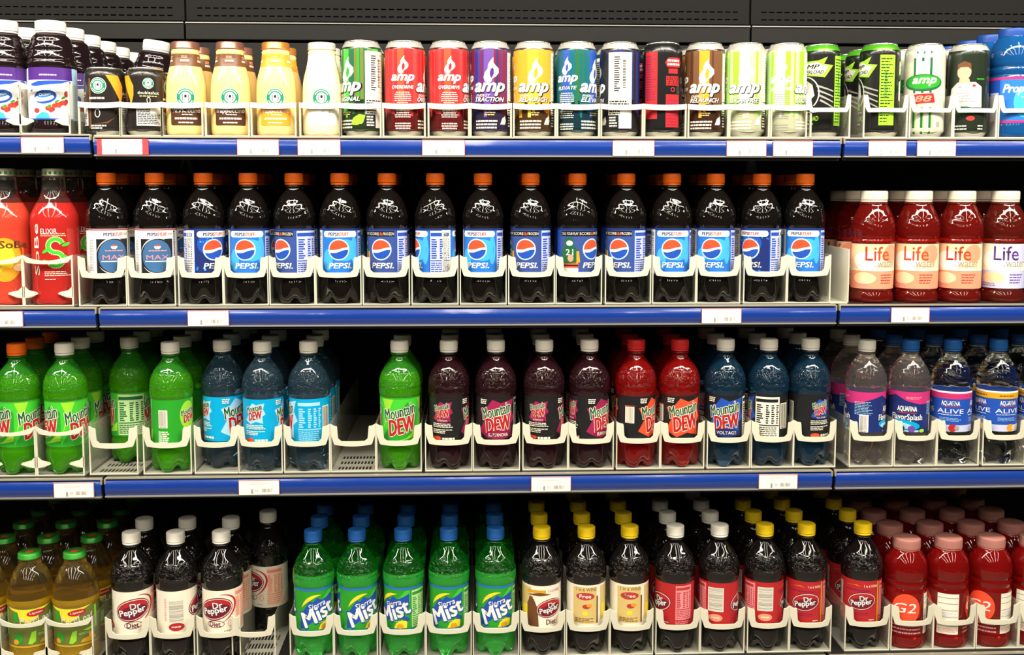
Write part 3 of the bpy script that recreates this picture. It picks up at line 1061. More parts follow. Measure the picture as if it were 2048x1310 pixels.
def pepper_logo(a, u, v, s, ell_c, txt, outl, ring_c, L=2):
    a.ell(ring_c, u, v, 31 * s, 20 * s, L, rot=12, n=40)
    a.ell(outl, u, v, 29.4 * s, 18.2 * s, L + 1, rot=12, n=40)
    a.ell(ell_c, u, v, 28.2 * s, 17 * s, L + 2, rot=12, n=40)
    a.ell('maroon', u, v - 4 * s, 26 * s, 12 * s, L + 3, rot=12, n=40)
    for c, g, b in (('black', 1.06, 0.07), (txt, 1.0, 0.035)):
        a.text(c, 'Dr', u + 4 * s, v + 7.2 * s, 17 * s * g, 11 * s * g, L + 4 + (c == txt), bold=b, rot=8)
        a.text(c, 'Pepper', u - 1 * s, v - 4.0 * s, 45 * s * g, 14.5 * s * g, L + 4 + (c == txt), bold=b, rot=10)


def art_pepper(diet, promo=False):
    a = Art()
    if diet:
        if promo:
            a.rect('tan', -50, 60, -22, 120, 1)
            a.rect('yellow', -46, 66, -28, 88, 2)
            a.rect('brown', -26, 52, -19, 104, 3)
            a.poly('brown', [(-30, 52), (-30, 92), (-24, 104), (-17, 100), (-10, 84), (-8, 52)], 2)
            a.rect('gold', -30, 111, 4, 116, 2)
            a.poly('brown', [(-30, 107), (-6, 112), (14, 108), (-6, 106)], 3)
            a.text('redprint', '1 in 6 WINS', 20, 114, 24, 5, 2, bold=0.02)
            pepper_logo(a, 12, 84, 0.80, 'red', 'white', 'cream', 'maroon')
            a.text('brown', 'Diet', 14, 60, 18, 9, 3, bold=0.03)
            a.ring('salmon', 30, 60, 5, 6, 1.2, 2)
            # prize panel round the side
            a.rect('tan', -100, 56, -58, 120, 1)
            a.text('brown', '1 in 6 WINS', -76, 116, 36, 6, 2, bold=0.02)
            a.ell('redprint', -78, 104, 16, 6.5, 2)
            a.text('white', 'Free', -78, 104, 20, 6, 3, bold=0.03)
            a.ell('redprint', -76, 86, 7, 4, 2)
            a.ell('orange', -71, 88, 5, 3, 3)
            a.ell('yellow', -78, 74, 5, 4, 2)
            a.lines('brown', -96, 58, -62, 66, 3, 2, 0.5)
            a.rect('brown', -58, 56, -55, 104, 1)
            a.lines('grey', 48, 60, 66, 118, 14, 1)
            return a
        pepper_logo(a, 0, 92, 0.95, 'red', 'white', 'cream', 'maroon')
        a.ring('red', 2, 90, 36, 24, 3.5, 2, rot=28, a0=-95, a1=60, taper=True)
        a.ring('maroon', 0, 66, 15, 6.5, 1, 2, n=30)
        a.text('maroon', 'Diet', -1, 66, 19, 9, 3, bold=0.03)
        a.ring('salmon', 24, 66, 4, 6, 1.2, 2)
        a.lines('grey', 14, 52, 28, 55, 1, 2)
        a.table(34, 52, 64, 121, 'peach', 'pink', 1)
        a.code(-50, 89, 26, 40, 'cream', 'grey', horiz=True)
        a.lines('pink', -70, 72, -66, 112, 14, 1)
        a.ell('red', -50, 62, 13, 7, 2)
        a.lines('cream', -58, 60, -42, 64, 1, 3)
        return a
    a.rect('red', -105, 49.5, 105, 122.5, 1)
    if promo:
        a.rect('gold', 30, 50, 33, 122, 2)
        a.text('cream', '1 in 6 WINS', 17, 114.5, 24, 4.6, 2, bold=0.02)
        a.poly('gold', [(-30, 113), (-8, 116), (0, 113), (-10, 115)], 2)
        a.lines('wine', -26, 104, 26, 108, 1, 2, 0.7)
    pepper_logo(a, 2, 87, 0.80 if promo else 0.86, 'red', 'white', 'cream', 'maroon')
    a.lines('wine', -14, 62, 18, 68, 2, 2)
    a.lines('cream', 14, 53, 28, 56, 1, 2)
    a.table(36, 60, 66, 120, 'pink', 'redprint', 2)
    a.lines('pink', 36, 52, 66, 58, 2, 2)
    a.code(-50, 94, 27, 42, 'cream', 'grey', horiz=True, layer=2)
    a.ell('salmon', -50, 62, 12, 6.5, 2)
    a.lines('cream', -57, 60, -43, 64, 1, 3)
    a.table(-92, 60, -68, 120, 'pink', 'redprint', 2)
    return a


def art_mist():
    a = Art()
    a.rect('midblue', -105, 47.6, 105, 52, 2)
    a.rect('midblue', -105, 120.5, 105, 124.4, 2)
    for u in (0.0, -74.0):
        a.poly('brightgreen', [(u - 34, 53), (u - 20, 53), (u + 32, 100), (u + 32, 119), (u + 24, 119)], 2)
        a.ring('yellow', u + 2, 84, 27, 30, 6, 3, a0=75, a1=165, taper=True)
        a.poly('blue', [(u - 28, 54), (u - 26, 78), (u - 10, 104), (u - 4, 101), (u + 2, 109), (u + 10, 104), (u + 20, 108), (u + 31, 114), (u + 30, 90), (u + 8, 78), (u - 20, 55)], 4)
        a.text('white', 'Sierra', u + 2, 96, 30, 10, 5, shear=0.2, bold=0.02, rot=18)
        a.text('blue', 'Mist', u + 3, 81, 60, 29, 5, shear=0.15, bold=0.07, rot=27)
        a.text('white', 'Mist', u + 3, 81, 58, 26, 6, shear=0.15, bold=0.045, rot=27)
        a.lines('palegreen', u - 2, 64, u + 20, 67, 1, 4)
        a.poly('yellow', [(u + 4, 53), (u + 8, 62), (u + 18, 68), (u + 27, 64), (u + 26, 54)], 5)
        a.ell('gold', u + 15, 57, 6, 4.5, 6)
        a.ell('yellow', u + 22, 63, 5, 4, 6)
        a.ell('blue', u + 25, 70, 6.5, 3.4, 4, rot=-20)
    a.table(35, 54, 66, 118, 'palegreen', 'green', 2)
    return a


def emblem(a, u, v, r, L=2):
    a.ell('white', u, v, r * 1.08, layer=L, n=32)
    a.ell('emblem', u, v, r, layer=L + 1, n=32)
    a.ell('white', u, v, r * 0.60, layer=L + 2, n=28)
    a.ring('white', u, v, r * 0.86, r * 0.86, r * 0.10, L + 2, a0=25, a1=155)
    a.ring('white', u, v, r * 0.86, r * 0.86, r * 0.10, L + 2, a0=205, a1=335)
    for s in (-1, 1):                                  # plain wavy figure
        a.ring('black', u + s * r * 0.22, v - r * 0.05, r * 0.16, r * 0.40, r * 0.08, L + 3, a0=90 if s < 0 else -90, a1=270 if s < 0 else 90)
    a.ell('black', u, v + r * 0.12, r * 0.14, r * 0.18, L + 3)


def art_coffee(block):
    a = Art()
    emblem(a, 0, 62, 14)
    if block != 'cream':
        for s in (-1, 1):
            a.poly('tan', [(s * 14, 46), (s * 24, 47), (s * 22, 55), (s * 17, 57)], 1)
        a.rrect(block, -26, 17, 26, 47, 3, 2)
        a.text('white', 'frappuccino', 0, 40, 47, 10, 5, bold=0.025)
        a.lines('cream', -6, 33, 16, 35.4, 1, 5)
        a.lines('cream', -18, 26, 18, 30, 1, 5, 0.8, 0.05)
        a.lines('cream', -12, 20, 12, 22.6, 1, 5, 0.8, 0.05)
        nk = {'darkbrown': 'brown', 'orange': 'orange'}[block]
        a.rect(nk, -102, 113, 102, 133, 1)
        for k in range(5):
            u = -80 + 40 * k
            a.lines('salmon', u - 8, 125, u + 8, 130, 2, 3, 0.6)
            a.lines('cream', u - 10, 120, u + 10, 123.5, 1, 3, 0.9)
    else:
        a.rrect('white', -26, 17, 26, 47, 3, 2)
        a.text('cream', 'frappuccino', 0, 40, 47, 10, 5, bold=0.02)
        a.rect('cream', -102, 113, 102, 133, 1)
    return a


def art_doubleshot(side):
    a = Art()
    for u in (0, 100):
        emblem(a, u - 8, 80, 12)
        a.poly('orange', [(u + 4, 97), (u + 24, 97), (u + 33, 80), (u + 33, 66), (u + 27, 46), (u + 25, 60), (u + 12, 84)], 1)
        a.poly('gold', [(u + 4, 97), (u + 15, 97), (u + 26, 82), (u + 29, 70), (u + 16, 80)], 2)
        a.poly('brown', [(u - 20, 18), (u + 6, 20), (u + 22, 34), (u + 27, 46), (u + 18, 30), (u + 4, 22)], 2)
        a.lines('cream', u - 24, 58, u + 4, 62, 1, 2, 0.8, 0.1)
        a.text('gold', 'Coffee & Cream', u - 6, 47, 34, 5, 2)
        a.ring('cream', u - 10, 36, 4.5, 7, 1.2, 2)
        a.lines('cream', u - 22, 10, u + 4, 18, 2, 2, 0.55)
    for u in (-50, 50):
        emblem(a, u, 84, 8)
        a.text('cream', 'doubleshot', u, 69, 34, 5, 2, bold=0.02)
        a.lines('tan', u - 14, 62, u + 14, 65, 1, 2)
        a.ring('cream', u, 57, 3, 5, 1.0, 2)
        a.rect('silver', u - 20, 16, u + 22, 48, 1)
        a.lines('black', u - 18, 18, u + 20, 46, 10, 2, 0.45)
        a.rrect('white', u + 2, 36, u + 22, 52, 1, 3)
        a.rect('brown', u + 25, 12, u + 29, 92, 2)
    return a


def flame(a, u, v, s, c='cream', c2='silver', L=3):
    o = [(-0.12, -1.0), (-0.44, -0.88), (-0.56, -0.55), (-0.46, -0.2), (-0.22, 0.1), (-0.2, 0.4), (-0.02, 0.72), (0.22, 1.0), (0.2, 0.62), (0.34, 0.4), (0.62, 0.14), (0.64, -0.2), (0.4, -0.5), (0.12, -0.66), (0.06, -0.86)]
    a.poly(c, [(u + x * s, v + y * s) for x, y in o], L)
    i = [(0.02, -0.64), (-0.08, -0.3), (-0.02, 0.02), (0.14, 0.22), (0.24, 0.02), (0.26, -0.26), (0.14, -0.5)]
    a.poly(c2, [(u + (x * 1.05 - 0.24) * s * 0.55 + 0.28 * s, v + y * s * 0.9 + 0.30 * s) for x, y in i], L + 1)
    return [(u + x * s, v + y * s) for x, y in i]


def art_amp(tints, name, small=-50, panel=True, strip='orange', text='cream', hole='black'):
    """tall energy can: vertical light streaks, flame, lettering"""
    a = Art()
    rnd = random.Random(len(name) * 5 + len(tints[0]))
    for u0 in (0, -52, 52, 104):
        k = 0
        x = u0 - 26
        while x < u0 + 26:
            w = rnd.uniform(2.5, 6.5)
            c = tints[0] if abs(x + w / 2 - u0) < 7 else rnd.choice(tints[1:])
            a.rect(c, x, rnd.uniform(30, 62), min(x + w, u0 + 26), 141.5, 1)
            x += w
    h = flame(a, 2, 108, 21)
    a.poly(hole, h, 5)
    for c, g, b, dx in (('black', 1.05, 0.085, 0.8), ('white', 1.0, 0.06, 0)):
        a.text(c, 'amp', 0 + dx, 77 - dx, 52 * g, 20 * g, 6 + (c == 'white'), shear=0.3, bold=b)
    a.text('cream', 'ENERGY', -11, 67, 24, 4.2, 9, shear=0.3, bold=0.03)
    for c, g, b, dx in (('black', 1.03, 0.07, 0.6), ('white', 1.0, 0.04, 0)):
        a.text(c, name, dx, 60.5 - dx, 50 * g, 7 * g, 7 + (c == 'white'), shear=0.3, bold=b)
    a.lines('tan', -8, 34, 12, 41, 2, 3, 0.5)
    a.lines('cream', -24, 12, 14, 28, 3, 3, 0.5, 0.1)
    a.poly('silver', [(18, 20), (22, 30), (28, 34), (30, 26), (28, 20)], 3)
    h = flame(a, small, 116, 15)
    a.poly(hole, h, 5)
    a.text('white', 'amp', small, 93, 38, 14, 6, shear=0.3, bold=0.06)
    a.text('white', name, small, 80, 36, 5.5, 6, shear=0.3, bold=0.04)
    a.lines(text, small - 14, 30, small + 14, 73, 13, 3, 0.42, 0.35, center=True)
    a.lines(text, small - 14, 11, small + 14, 23, 3, 3, 0.5, 0.15, center=True)
    if panel:
        a.rect('cream', 34, 14, 74, 138, 2)
        a.lines('black', 44, 74, 54, 132, 16, 3, 0.5, 0.6, words=False)
        a.lines('black', 58, 80, 64, 126, 18, 3, 0.5, 0.2, words=False)
        for i in range(14):
            a.rect('grey', 35, 20 + i * 8.6, 73, 20.6 + i * 8.6, 3)
        a.lines('black', 36, 36, 70, 60, 6, 3, 0.55)
        a.rect('black', 34, 14, 52, 36, 3)
        a.lines('cream', 36, 16, 50, 34, 4, 4, 0.5)
        a.rect('white', 54, 16, 74, 50, 4)
    return a


def art_leaf():
    a = art_amp(['brightgreen', 'green', 'olive', 'darkgreen'], 'ORIGINAL', hole='green')
    a.poly('lime', [(10, 19), (14, 30), (24, 36), (34, 34), (30, 22), (20, 18)], 5)
    return a


def art_overload_red():
    a = Art()
    a.rect('red', -34, 30, -10, 140, 1)
    a.lines('wine', -32, 60, -12, 134, 18, 2, 0.5, 0.5)
    a.rect('red', 4, 16, 30, 70, 1)
    a.lines('wine', 6, 18, 28, 62, 9, 2, 0.3)
    a.poly('red', [(2, 122), (8, 130), (30, 130), (34, 122), (30, 114), (6, 114)], 1)
    a.lines('silver', 6, 116, 30, 128, 2, 2, 0.6, 0.05)
    a.rect('red', 8, 104, 26, 112, 1)
    a.lines('red', 4, 84, 30, 100, 5, 1, 0.8, 0.1)
    a.ring('red', 16, 78, 4, 4, 1.6, 1)
    return a


def art_overload_green(pos=0):
    a = Art()
    for u in (0, 104):
        a.poly('lime', [(u - 30, 104), (u - 30, 126), (u + 8, 128), (u + 22, 134), (u + 16, 122), (u + 32, 120), (u + 18, 100), (u - 8, 103)], 2)
        a.poly('cream', [(u - 28, 107), (u - 28, 123), (u + 6, 125), (u + 12, 121), (u + 24, 118), (u + 14, 104)], 3)
        a.text('black', 'AMP', u - 8, 118, 34, 7, 4, shear=0.3, bold=0.05)
        a.text('black', 'OVERLOAD', u - 4, 109, 40, 6, 4, shear=0.3, bold=0.04)
        a.ring('silver', u - 14, 74, 24, 28, 2, 2, a0=-50, a1=100)
        a.poly('silver', [(u - 30, 62), (u - 30, 92), (u - 16, 98), (u - 2, 88), (u + 2, 70), (u - 12, 56)], 1)
        for i in range(4):
            a.poly('grey', [(u + 6 + 2 * i, 88 - 8 * i), (u + 34, 78 - 9 * i), (u + 34, 76 - 9 * i), (u + 4 + 2 * i, 85 - 8 * i)], 2)
        a.rect('lime', u - 24, 46, u - 2, 58, 2)
        a.lines('silver', u - 24, 41, u + 6, 44, 1, 2)
        a.text('lime', 'OVERLOAD', u - 8, 32, 34, 8, 2, bold=0.03)
        a.lines('cream', u - 24, 21, u + 8, 25, 1, 2)
        a.lines('lime', u - 24, 14, u, 18, 1, 2)
    a.rect('lime', 36, 20, 62, 136, 1)
    a.lines('black', 38, 24, 60, 132, 22, 2, 0.35, 0.5)
    a.lines('darkgreen', 44, 64, 50, 110, 18, 3, 0.5, 0.5)
    return a


def art_white_amp():
    a = Art()
    for u in (0, 104):
        for x in (-14, -1, 12):
            a.rect('darkgreen', u + x - 3.6 + 1, 6, u + x + 1, 50, 1)
            a.rect('lime', u + x + 1, 6, u + x + 2.2, 50, 1)
            a.rect('darkgreen', u + x - 3.6 + 1, 74, u + x + 1, 132, 1)
        a.rect('white', u - 4, 96, u + 8, 126, 2)
        flame(a, u, 108, 9, 'silver', 'tan', 3)
        a.ell('darkgreen', u - 1, 91, 32, 14, 4, n=36)
        a.ell('green', u - 1, 92, 29, 11.5, 5, n=36)
        a.text('cream', 'amp', u + 1, 92, 38, 13, 6, shear=0.3, bold=0.06)
        a.poly('red', [(u - 17, 56), (u - 19, 72), (u + 16, 73), (u + 19, 58)], 3)
        a.text('salmon', '88', u, 64.5, 26, 10, 4, shear=0.2, bold=0.05)
        for x in (-11, 0, 11):
            a.ell('darkgreen', u + x, 141, 1.6, 2.4, 2)
        a.lines('silver', u - 34, 18, u - 20, 34, 3, 1)
        a.ell('grey', u + 26, 22, 3.5, 5, 1)
    return a


def art_portrait():
    a = Art()
    for u in (0, 104):
        a.poly('silver', [(u - 28, 64), (u - 26, 82), (u - 14, 92), (u + 14, 92), (u + 25, 84), (u + 26, 50), (u - 14, 50), (u - 12, 62)], 1)
        a.lines('grey', u - 14, 58, u + 14, 76, 4, 2, 0.35, 0.4)
        a.ell('grey', u - 10, 84, 2.6, 1.6, 2)
        a.ell('redprint', u + 12, 86, 3, 2, 2)
        a.poly('skin', [(u - 12, 90), (u - 11, 98), (u + 4, 98), (u + 6, 90)], 2)
        a.ell('skin', u - 4, 109, 11, 13, 3)
        a.poly('brown', [(u - 15, 112), (u - 14, 122), (u - 4, 127), (u + 6, 123), (u + 7, 112), (u + 2, 117), (u - 10, 117)], 4)
        a.text('darkgreen', 'amp', u - 10, 42, 30, 9, 2, shear=0.3, bold=0.06)
        a.ring('darkgreen', u - 4, 36, 26, 16, 3, 1, a0=20, a1=160)
        a.ell('redprint', u + 8, 32, 7, 4, 2)
        a.lines('cream', u - 24, 12, u + 4, 22, 2, 2, 0.4, 0.1)
        a.lines('cream', u + 20, 12, u + 30, 22, 2, 2, 0.4, 0.1)
        a.rect('green', u + 16, 96, u + 30, 98, 1)
    return a


def art_juice():
    a = Art()
    for u in (0, 122):
        a.rect('purple', u - 44, 86, u + 36, 106, 1)
        a.rect('white', u - 44, 24, u + 36, 86, 1)
        a.poly('blue', [(u - 36, 66), (u - 34, 80), (u - 20, 84), (u + 30, 86), (u + 34, 82), (u + 10, 80), (u - 22, 76)], 2)
        a.lines('white', u - 18, 92, u + 10, 96, 1, 2)
        a.ell('blue', u - 10, 59, 18, 11, 3, rot=8)
        a.ell('white', u - 12, 57, 16, 5.5, 4, rot=8)
        a.ell('midblue', u - 9, 63, 13, 5, 5, rot=12)
        a.text('white', 'Ocean', u - 10, 63, 18, 5, 6, bold=0.03, rot=8)
        rnd = random.Random(2)
        for k in range(13):
            x = u - 6 + k * 2.4
            a.ell(('red', 'orange_red', 'redprint')[k % 3], x, 38 + 0.5 * (k * 2.4) + rnd.uniform(-3, 3), 3.6, layer=5 + k % 3, n=14)
        a.ell('redprint', u - 24, 37, 5, 4, 5)
        a.ell('redprint', u + 23, 64, 3.6, 5, 5)
        for x, y in ((-4, 44), (8, 52), (18, 58)):
            a.ell('green', u + x, y, 4, 1.6, 8, rot=30)
        a.poly('skyblue', [(u - 28, 27), (u - 14, 35), (u - 6, 33), (u - 2, 24.5), (u - 26, 24.5)], 2)
        a.rect('blue', u - 44, 22.5, u + 36, 24.5, 2)
        a.rect('paleblue', u + 36, 23, u + 50, 106, 1)
        a.lines('grey', u + 38, 26, u + 48, 80, 18, 2)
    return a


def art_elixir(kind):
    a = Art()
    if kind == 'orange':
        a.ell('gold', 0, 75, 26, 36, 1, n=36)
        a.ell('yellow', -2, 78, 17, 24, 2, n=32)
        a.ell('orange', 4, 52, 12, 10, 3)
        a.text('brown', 'SoBe', 14, 100, 44, 12, 4, bold=0.05)
        a.ell('peach', 22, 62, 10, 6, 4)
        a.rect('gold', 28, 60, 30, 100, 2)
        return a
    a.text('cream', 'SoBe', -30, 92, 84, 10, 2, rot=90)
    a.text('white', 'ELIXIR', -8, 122, 26, 8, 2, bold=0.01)
    a.lines('peach', -21, 113, 26, 119, 2, 2, 0.4)
    # the green S-shaped creature
    pts = []
    for i in range(40):
        t = i / 39
        an = -0.4 + t * (1.5 * PI + 0.6)
        if t < 0.5:
            q = t / 0.5
            an = math.radians(20 + 250 * q)
            pts.append((2 + 11 * math.cos(an), 98 + 11 * math.sin(an)))
        else:
            q = (t - 0.5) / 0.5
            an = math.radians(90 - 250 * q)
            pts.append((2 + 11 * math.cos(an), 76 + 11 * math.sin(an)))
    for i in range(39):
        (x0, y0), (x1, y1) = pts[i], pts[i + 1]
        for c, w, L in (('palegreen', 4.4, 2), ('brightgreen', 2.6, 3)):
            dx, dy = x1 - x0, y1 - y0
            l = math.hypot(dx, dy) or 1
            nx, ny = -dy / l * w, dx / l * w
            a.geo(c, [(x0 - nx, y0 - ny), (x1 - nx, y1 - ny), (x1 + nx, y1 + ny), (x0 + nx, y0 + ny)], [(0, 1, 2, 3) if True else ()], L)
    for x, y, r in ((-13, 90, 35), (16, 80, -30), (18, 100, 20), (-12, 72, -20)):
        a.ell('brightgreen', x, y, 7, 2.6, 4, rot=r)
    a.lines('cream', -16, 48, 30, 57, 3, 2, 0.45, 0.3)
    a.lines('cream', -16, 42, 6, 44.6, 1, 2)
    return a


def art_life(c1, c2, txt, low):
    a = Art()
    for u in (0, 110):
        a.rect(c1, u - 54, 58, u + 54, 100, 1)
        a.ell('white', u - 14, 72, 24, 16, 2, n=32)
        a.ell(c2, u + 30, 84, 16, 15, 2)
        a.text(txt, 'Life', u + 4, 84, 40, 24, 4, bold=0.012)
        a.text('grey', 'water', u + 21, 66.5, 36, 11, 4, bold=0.01)
        a.rect(low, u - 54, 24.5, u + 54, 54.5, 1)
        a.ell('peach', u - 18, 42, 20, 10, 2)
        a.lines('redprint' if low != 'lavender' else 'violet', u + 10, 32, u + 34, 50, 4, 3, 0.4)
        a.lines('pink' if low != 'lavender' else 'violet', u - 40, 27, u - 10, 34, 2, 3, 0.4)
        a.rect('cream', u - 54, 54.5, u + 54, 58, 2)
        a.lines('grey', u - 2, 62, u + 34, 63.4, 1, 4, 0.8)
    return a


def art_water(kind):
    a = Art()
    if kind == 'splash':
        for u in (0, 104):
            a.poly('magenta', [(u - 52, 128), (u - 52, 112), (u - 20, 122), (u, 112), (u + 20, 107), (u + 52, 108), (u + 52, 128)], 2)
            a.lines('pink', u - 2, 115, u + 26, 120, 2, 3)
            a.text('white', 'AQUAFINA', u, 98, 32, 10, 3, bold=0.03)
            a.rect('redprint', u - 16, 91, u + 16, 92.4, 3)
            a.text('white', 'FlavorSplash', u, 83, 52, 13, 3, bold=0.02)
            a.ell('cyan', u - 2, 71, 24, 8, 2, rot=-6)
            a.ell('paleblue', u - 6, 69, 16, 5, 3, rot=-6)
            a.rect('paleblue', u - 16, 59, u + 20, 62, 3)
            a.ell('navy', u - 9, 64, 6, layer=4)
            a.ell('violet', u + 8, 64, 6, layer=4)
            a.ell('lime', u + 26, 61, 5, 3, 4)
        a.code(52, 74, 15, 30, 'white', 'grey', layer=4)
        a.lines('paleblue', 36, 88, 66, 112, 9, 4, 0.35)
        return a
    band = 'magenta' if kind == 'alive' else 'gold'
    for u in (0, 52, 104, -52):
        a.rect('white', u - 26, 125, u + 26, 128, 2)
        a.rect(band, u - 26, 115, u + 26, 125, 2)
        a.lines('redprint' if kind == 'alive' else 'brown', u - 16, 118, u + 16, 122, 1, 3)
        a.text('white', 'AQUAFINA', u, 107, 30, 9, 3, bold=0.03)
        a.rect('redprint', u - 14, 101.4, u + 14, 102.4, 3)
        a.text('white', 'ALIVE', u, 94, 44, 7.5, 3, bold=0.0)
        a.lines('white', u - 20, 86.5, u + 20, 88.5, 1, 3)
        a.lines('paleblue', u - 18, 76, u + 18, 83, 3, 3, 0.3)
        a.rect('lavender', u - 26, 58.4, u + 26, 70, 1)
        a.ell('red' if kind == 'alive' else 'orange', u + 4, 65, 6.5, layer=4)
        a.ell('grey' if kind == 'alive' else 'peach', u + 11, 65, 4, layer=5)
    return a


def art_g2():
    a = Art()
    for u in (0, 110):
        a.ell('orange_red', u + 4, 72, 24, 27, 1, n=36)
        a.text('white', 'G2', u + 2, 74, 38, 17, 3, shear=0.15, bold=0.0)
        a.lines('pink', u - 26, 26, u + 26, 46, 3, 2, 0.4, 0.15)
    a.rect('cream', 38, 26, 74, 98, 2)
    for v in (90, 80, 68, 56, 40):
        a.rect('grey', 39, v, 73, v + 1.2, 3)
    a.lines('lavender', 40, 58, 70, 66, 3, 3, 0.4)
    a.lines('pink', 40, 29, 70, 37, 3, 3, 0.4)
    a.lines('pink', 18, 26, 32, 46, 3, 2, 0.4, 0.15)
    return a


def art_propel():
    a = Art()
    for u in (0, 110):
        a.rect('magenta', u - 55, 97, u + 55, 101.5, 3)
        a.rect('magenta', u - 55, 25, u + 55, 29, 3)
        a.rect('lavender', u - 44, 29, u - 26, 76, 2)
        a.lines('grey', u - 43, 32, u - 28, 74, 12, 3, 0.35)
        a.rect('midblue', u - 24, 29, u + 40, 97, 2)
        a.ell('skyblue', u + 16, 60, 18, 26, 3)
        a.text('white', 'Propel', u + 4, 80, 46, 18, 4, shear=0.3, bold=0.04)
        a.lines('white', u + 10, 66, u + 30, 70, 1, 4)
        a.lines('cream', u, 42, u + 30, 46, 1, 4)
    return a


def art_tea():
    a = Art()
    for u in (0, 116):
        a.rect('gold', u - 58, 23, u + 58, 26.4, 2)
        a.ring('yellow', u - 10, 112, 46, 22, 6, 3, a0=200, a1=330, taper=True)
        a.poly('yellow', [(u - 26, 92), (u - 22, 74), (u - 8, 70), (u + 6, 78), (u + 12, 92)], 2)
        a.ell('red', u + 4, 88, 15, 6, 4, rot=6)
        a.text('white', 'Lipton', u + 4, 88, 20, 5, 5, bold=0.03, rot=6)
        a.text('cream', 'PureLeaf', u + 4, 76, 52, 13, 6, bold=0.012, rot=4)
        a.rect('green', u - 34, 72, u - 26, 94, 2)
        a.poly('lime', [(u - 10, 30), (u - 4, 52), (u + 3, 54), (u + 2, 34), (u - 4, 29)], 3)
        a.poly('lime', [(u + 12, 53), (u + 30, 57), (u + 34, 53), (u + 20, 50)], 3)
        a.poly('gold', [(u + 8, 30), (u + 12, 36), (u + 30, 40), (u + 38, 33), (u + 26, 28)], 3)
        a.ell('orange', u + 27, 41, 5, 5.5, 4)
        a.lines('palegreen', u + 6, 44, u + 26, 49, 2, 3, 0.35)
        a.ell('green', u - 26, 40, 8, 11, 3)
        a.ell('orange', u - 30, 34, 5, 5, 4)
        a.rect('lime', u + 34, 52, u + 39, 94, 2)
        a.rect('lime', u - 56, 44, u - 50, 94, 2)
    a.items = [(c, [(x, 97.5 - (97.5 - y) * 0.90) for x, y in vs], fs, l) for c, vs, fs, l in a.items]
    return a


def labm(c, name=None, gloss=0.3):
    return mat('label_' + c, INKS[c], rough=gloss, spec=0.45)


bottle_kind('cola', 'cola', L_cola, 'orange', (46.5, 125.5), art_cola('reg'), lab_mat=labm('blue'))
bottle_kind('cola_dark', 'cola', L_cola, 'orange', (46.5, 125.5), art_cola('dark'), lab_mat=labm('blue'))
bottle_kind('cola_nfl', 'cola', L_cola, 'orange', (46.5, 125.5), art_cola('nfl'), lab_mat=labm('blue'))
bottle_kind('cola_max', 'cola', L_cola, 'orange', (46.5, 125.5), art_cola('max'), lab_mat=labm('white'))
LZ = (48.3, 123.7)
dewart = art_dew('brightgreen', None, None, None)
bottle_kind('dew', 'soda', L_dew, 'white', LZ, dewart, 166, L_dewhead, labm('brightgreen'))
bottle_kind('dew_orange', 'soda', L_dew, 'orange', LZ, dewart, 166, L_dewhead, labm('brightgreen'))
bottle_kind('dew_side', 'soda', L_dew, 'white', LZ, art_green_side(), 166, L_dewhead, labm('green'))
bottle_kind('bluedew', 'soda', L_bluedew, 'white', LZ, art_dew('cyan', 'paleblue', 'cyan', 'paleblue', None, None, bar=None), lab_mat=labm('cyan'))
bottle_kind('purple', 'soda', L_purple, 'white', LZ, art_dew('black', 'berry', 'grey', 'black', 'SUPERNOVA', 'wine', bar=None), lab_mat=labm('black'))
bottle_kind('red', 'soda', L_red, 'red', LZ, art_dew('black', 'orange_red', 'redprint', 'black', None, None, bar=-46, small=-92), lab_mat=labm('black'))
bottle_kind('volt', 'soda', L_navy, 'white', LZ, art_dew('black', 'blue', 'cream', 'black', 'VOLTAGE', 'navy', bar=None), lab_mat=labm('black'))
bottle_kind('dietpep', 'soda', L_drp, 'white', LZ, art_pepper(True), lab_mat=labm('cream'))
bottle_kind('dietpromo', 'soda', L_drp, 'yellow', LZ, art_pepper(True, True), lab_mat=labm('cream'))
bottle_kind('pep', 'soda', L_drp, 'white', LZ, art_pepper(False), lab_mat=labm('red'))
bottle_kind('peppromo', 'soda', L_drp, 'yellow', LZ, art_pepper(False, True), lab_mat=labm('red'))
bottle_kind('mist', 'soda', L_mist, 'blue', LZ, art_mist(), 146, L_misthead, labm('green'))
bottle_kind('splash', 'water', L_pink, 'blue', (58.3, 128), art_water('splash'), lab_mat=labm('navy'), capspec=(14.8, 16, 198))
bottle_kind('splash_white', 'water', L_pink, 'white', (58.3, 128), art_water('splash'), lab_mat=labm('navy'), capspec=(14.8, 16, 198))
bottle_kind('alive', 'water', L_water, 'blue', (58.3, 128), art_water('alive'), lab_mat=labm('blue'), capspec=(14.8, 16, 198))
bottle_kind('alive_gold', 'water', L_water, 'blue', (58.3, 128), art_water('gold'), lab_mat=labm('blue'), capspec=(14.8, 16, 198))
lcap = (22.4, 15.5, 174)
bottle_kind('life', 'life', L_life, 'cream', (24.2, 99.8), art_life('peach', 'salmon', 'orange_red', 'salmon'), lab_mat=labm('peach'), capspec=lcap)
bottle_kind('life_purple', 'life', L_lifedark, 'cream', (24.2, 99.8), art_life('cream', 'lavender', 'violet', 'lavender'), lab_mat=labm('cream'), capspec=lcap)
bottle_kind('g2', 'sport', L_g2, 'pinkish', None, art_g2(), capspec=(23.2, 16.5, 173))
bottle_kind('propel', 'sport', L_propel, 'navy', (24.4, 101.6), art_propel(), lab_mat=labm('blue'), capspec=(23.2, 14.0, 170))
bottle_kind('juice', 'juice', L_juice, 'palewhite', (22.4, 105.6), art_juice(), lab_mat=labm('white'), capspec=(23.6, 16.5, 166.5))
bottle_kind('elixir', 'elixir', L_elixir, 'metal_pale', None, art_elixir('red'), 168, L_glass, capspec=(17.6, 13, 211))
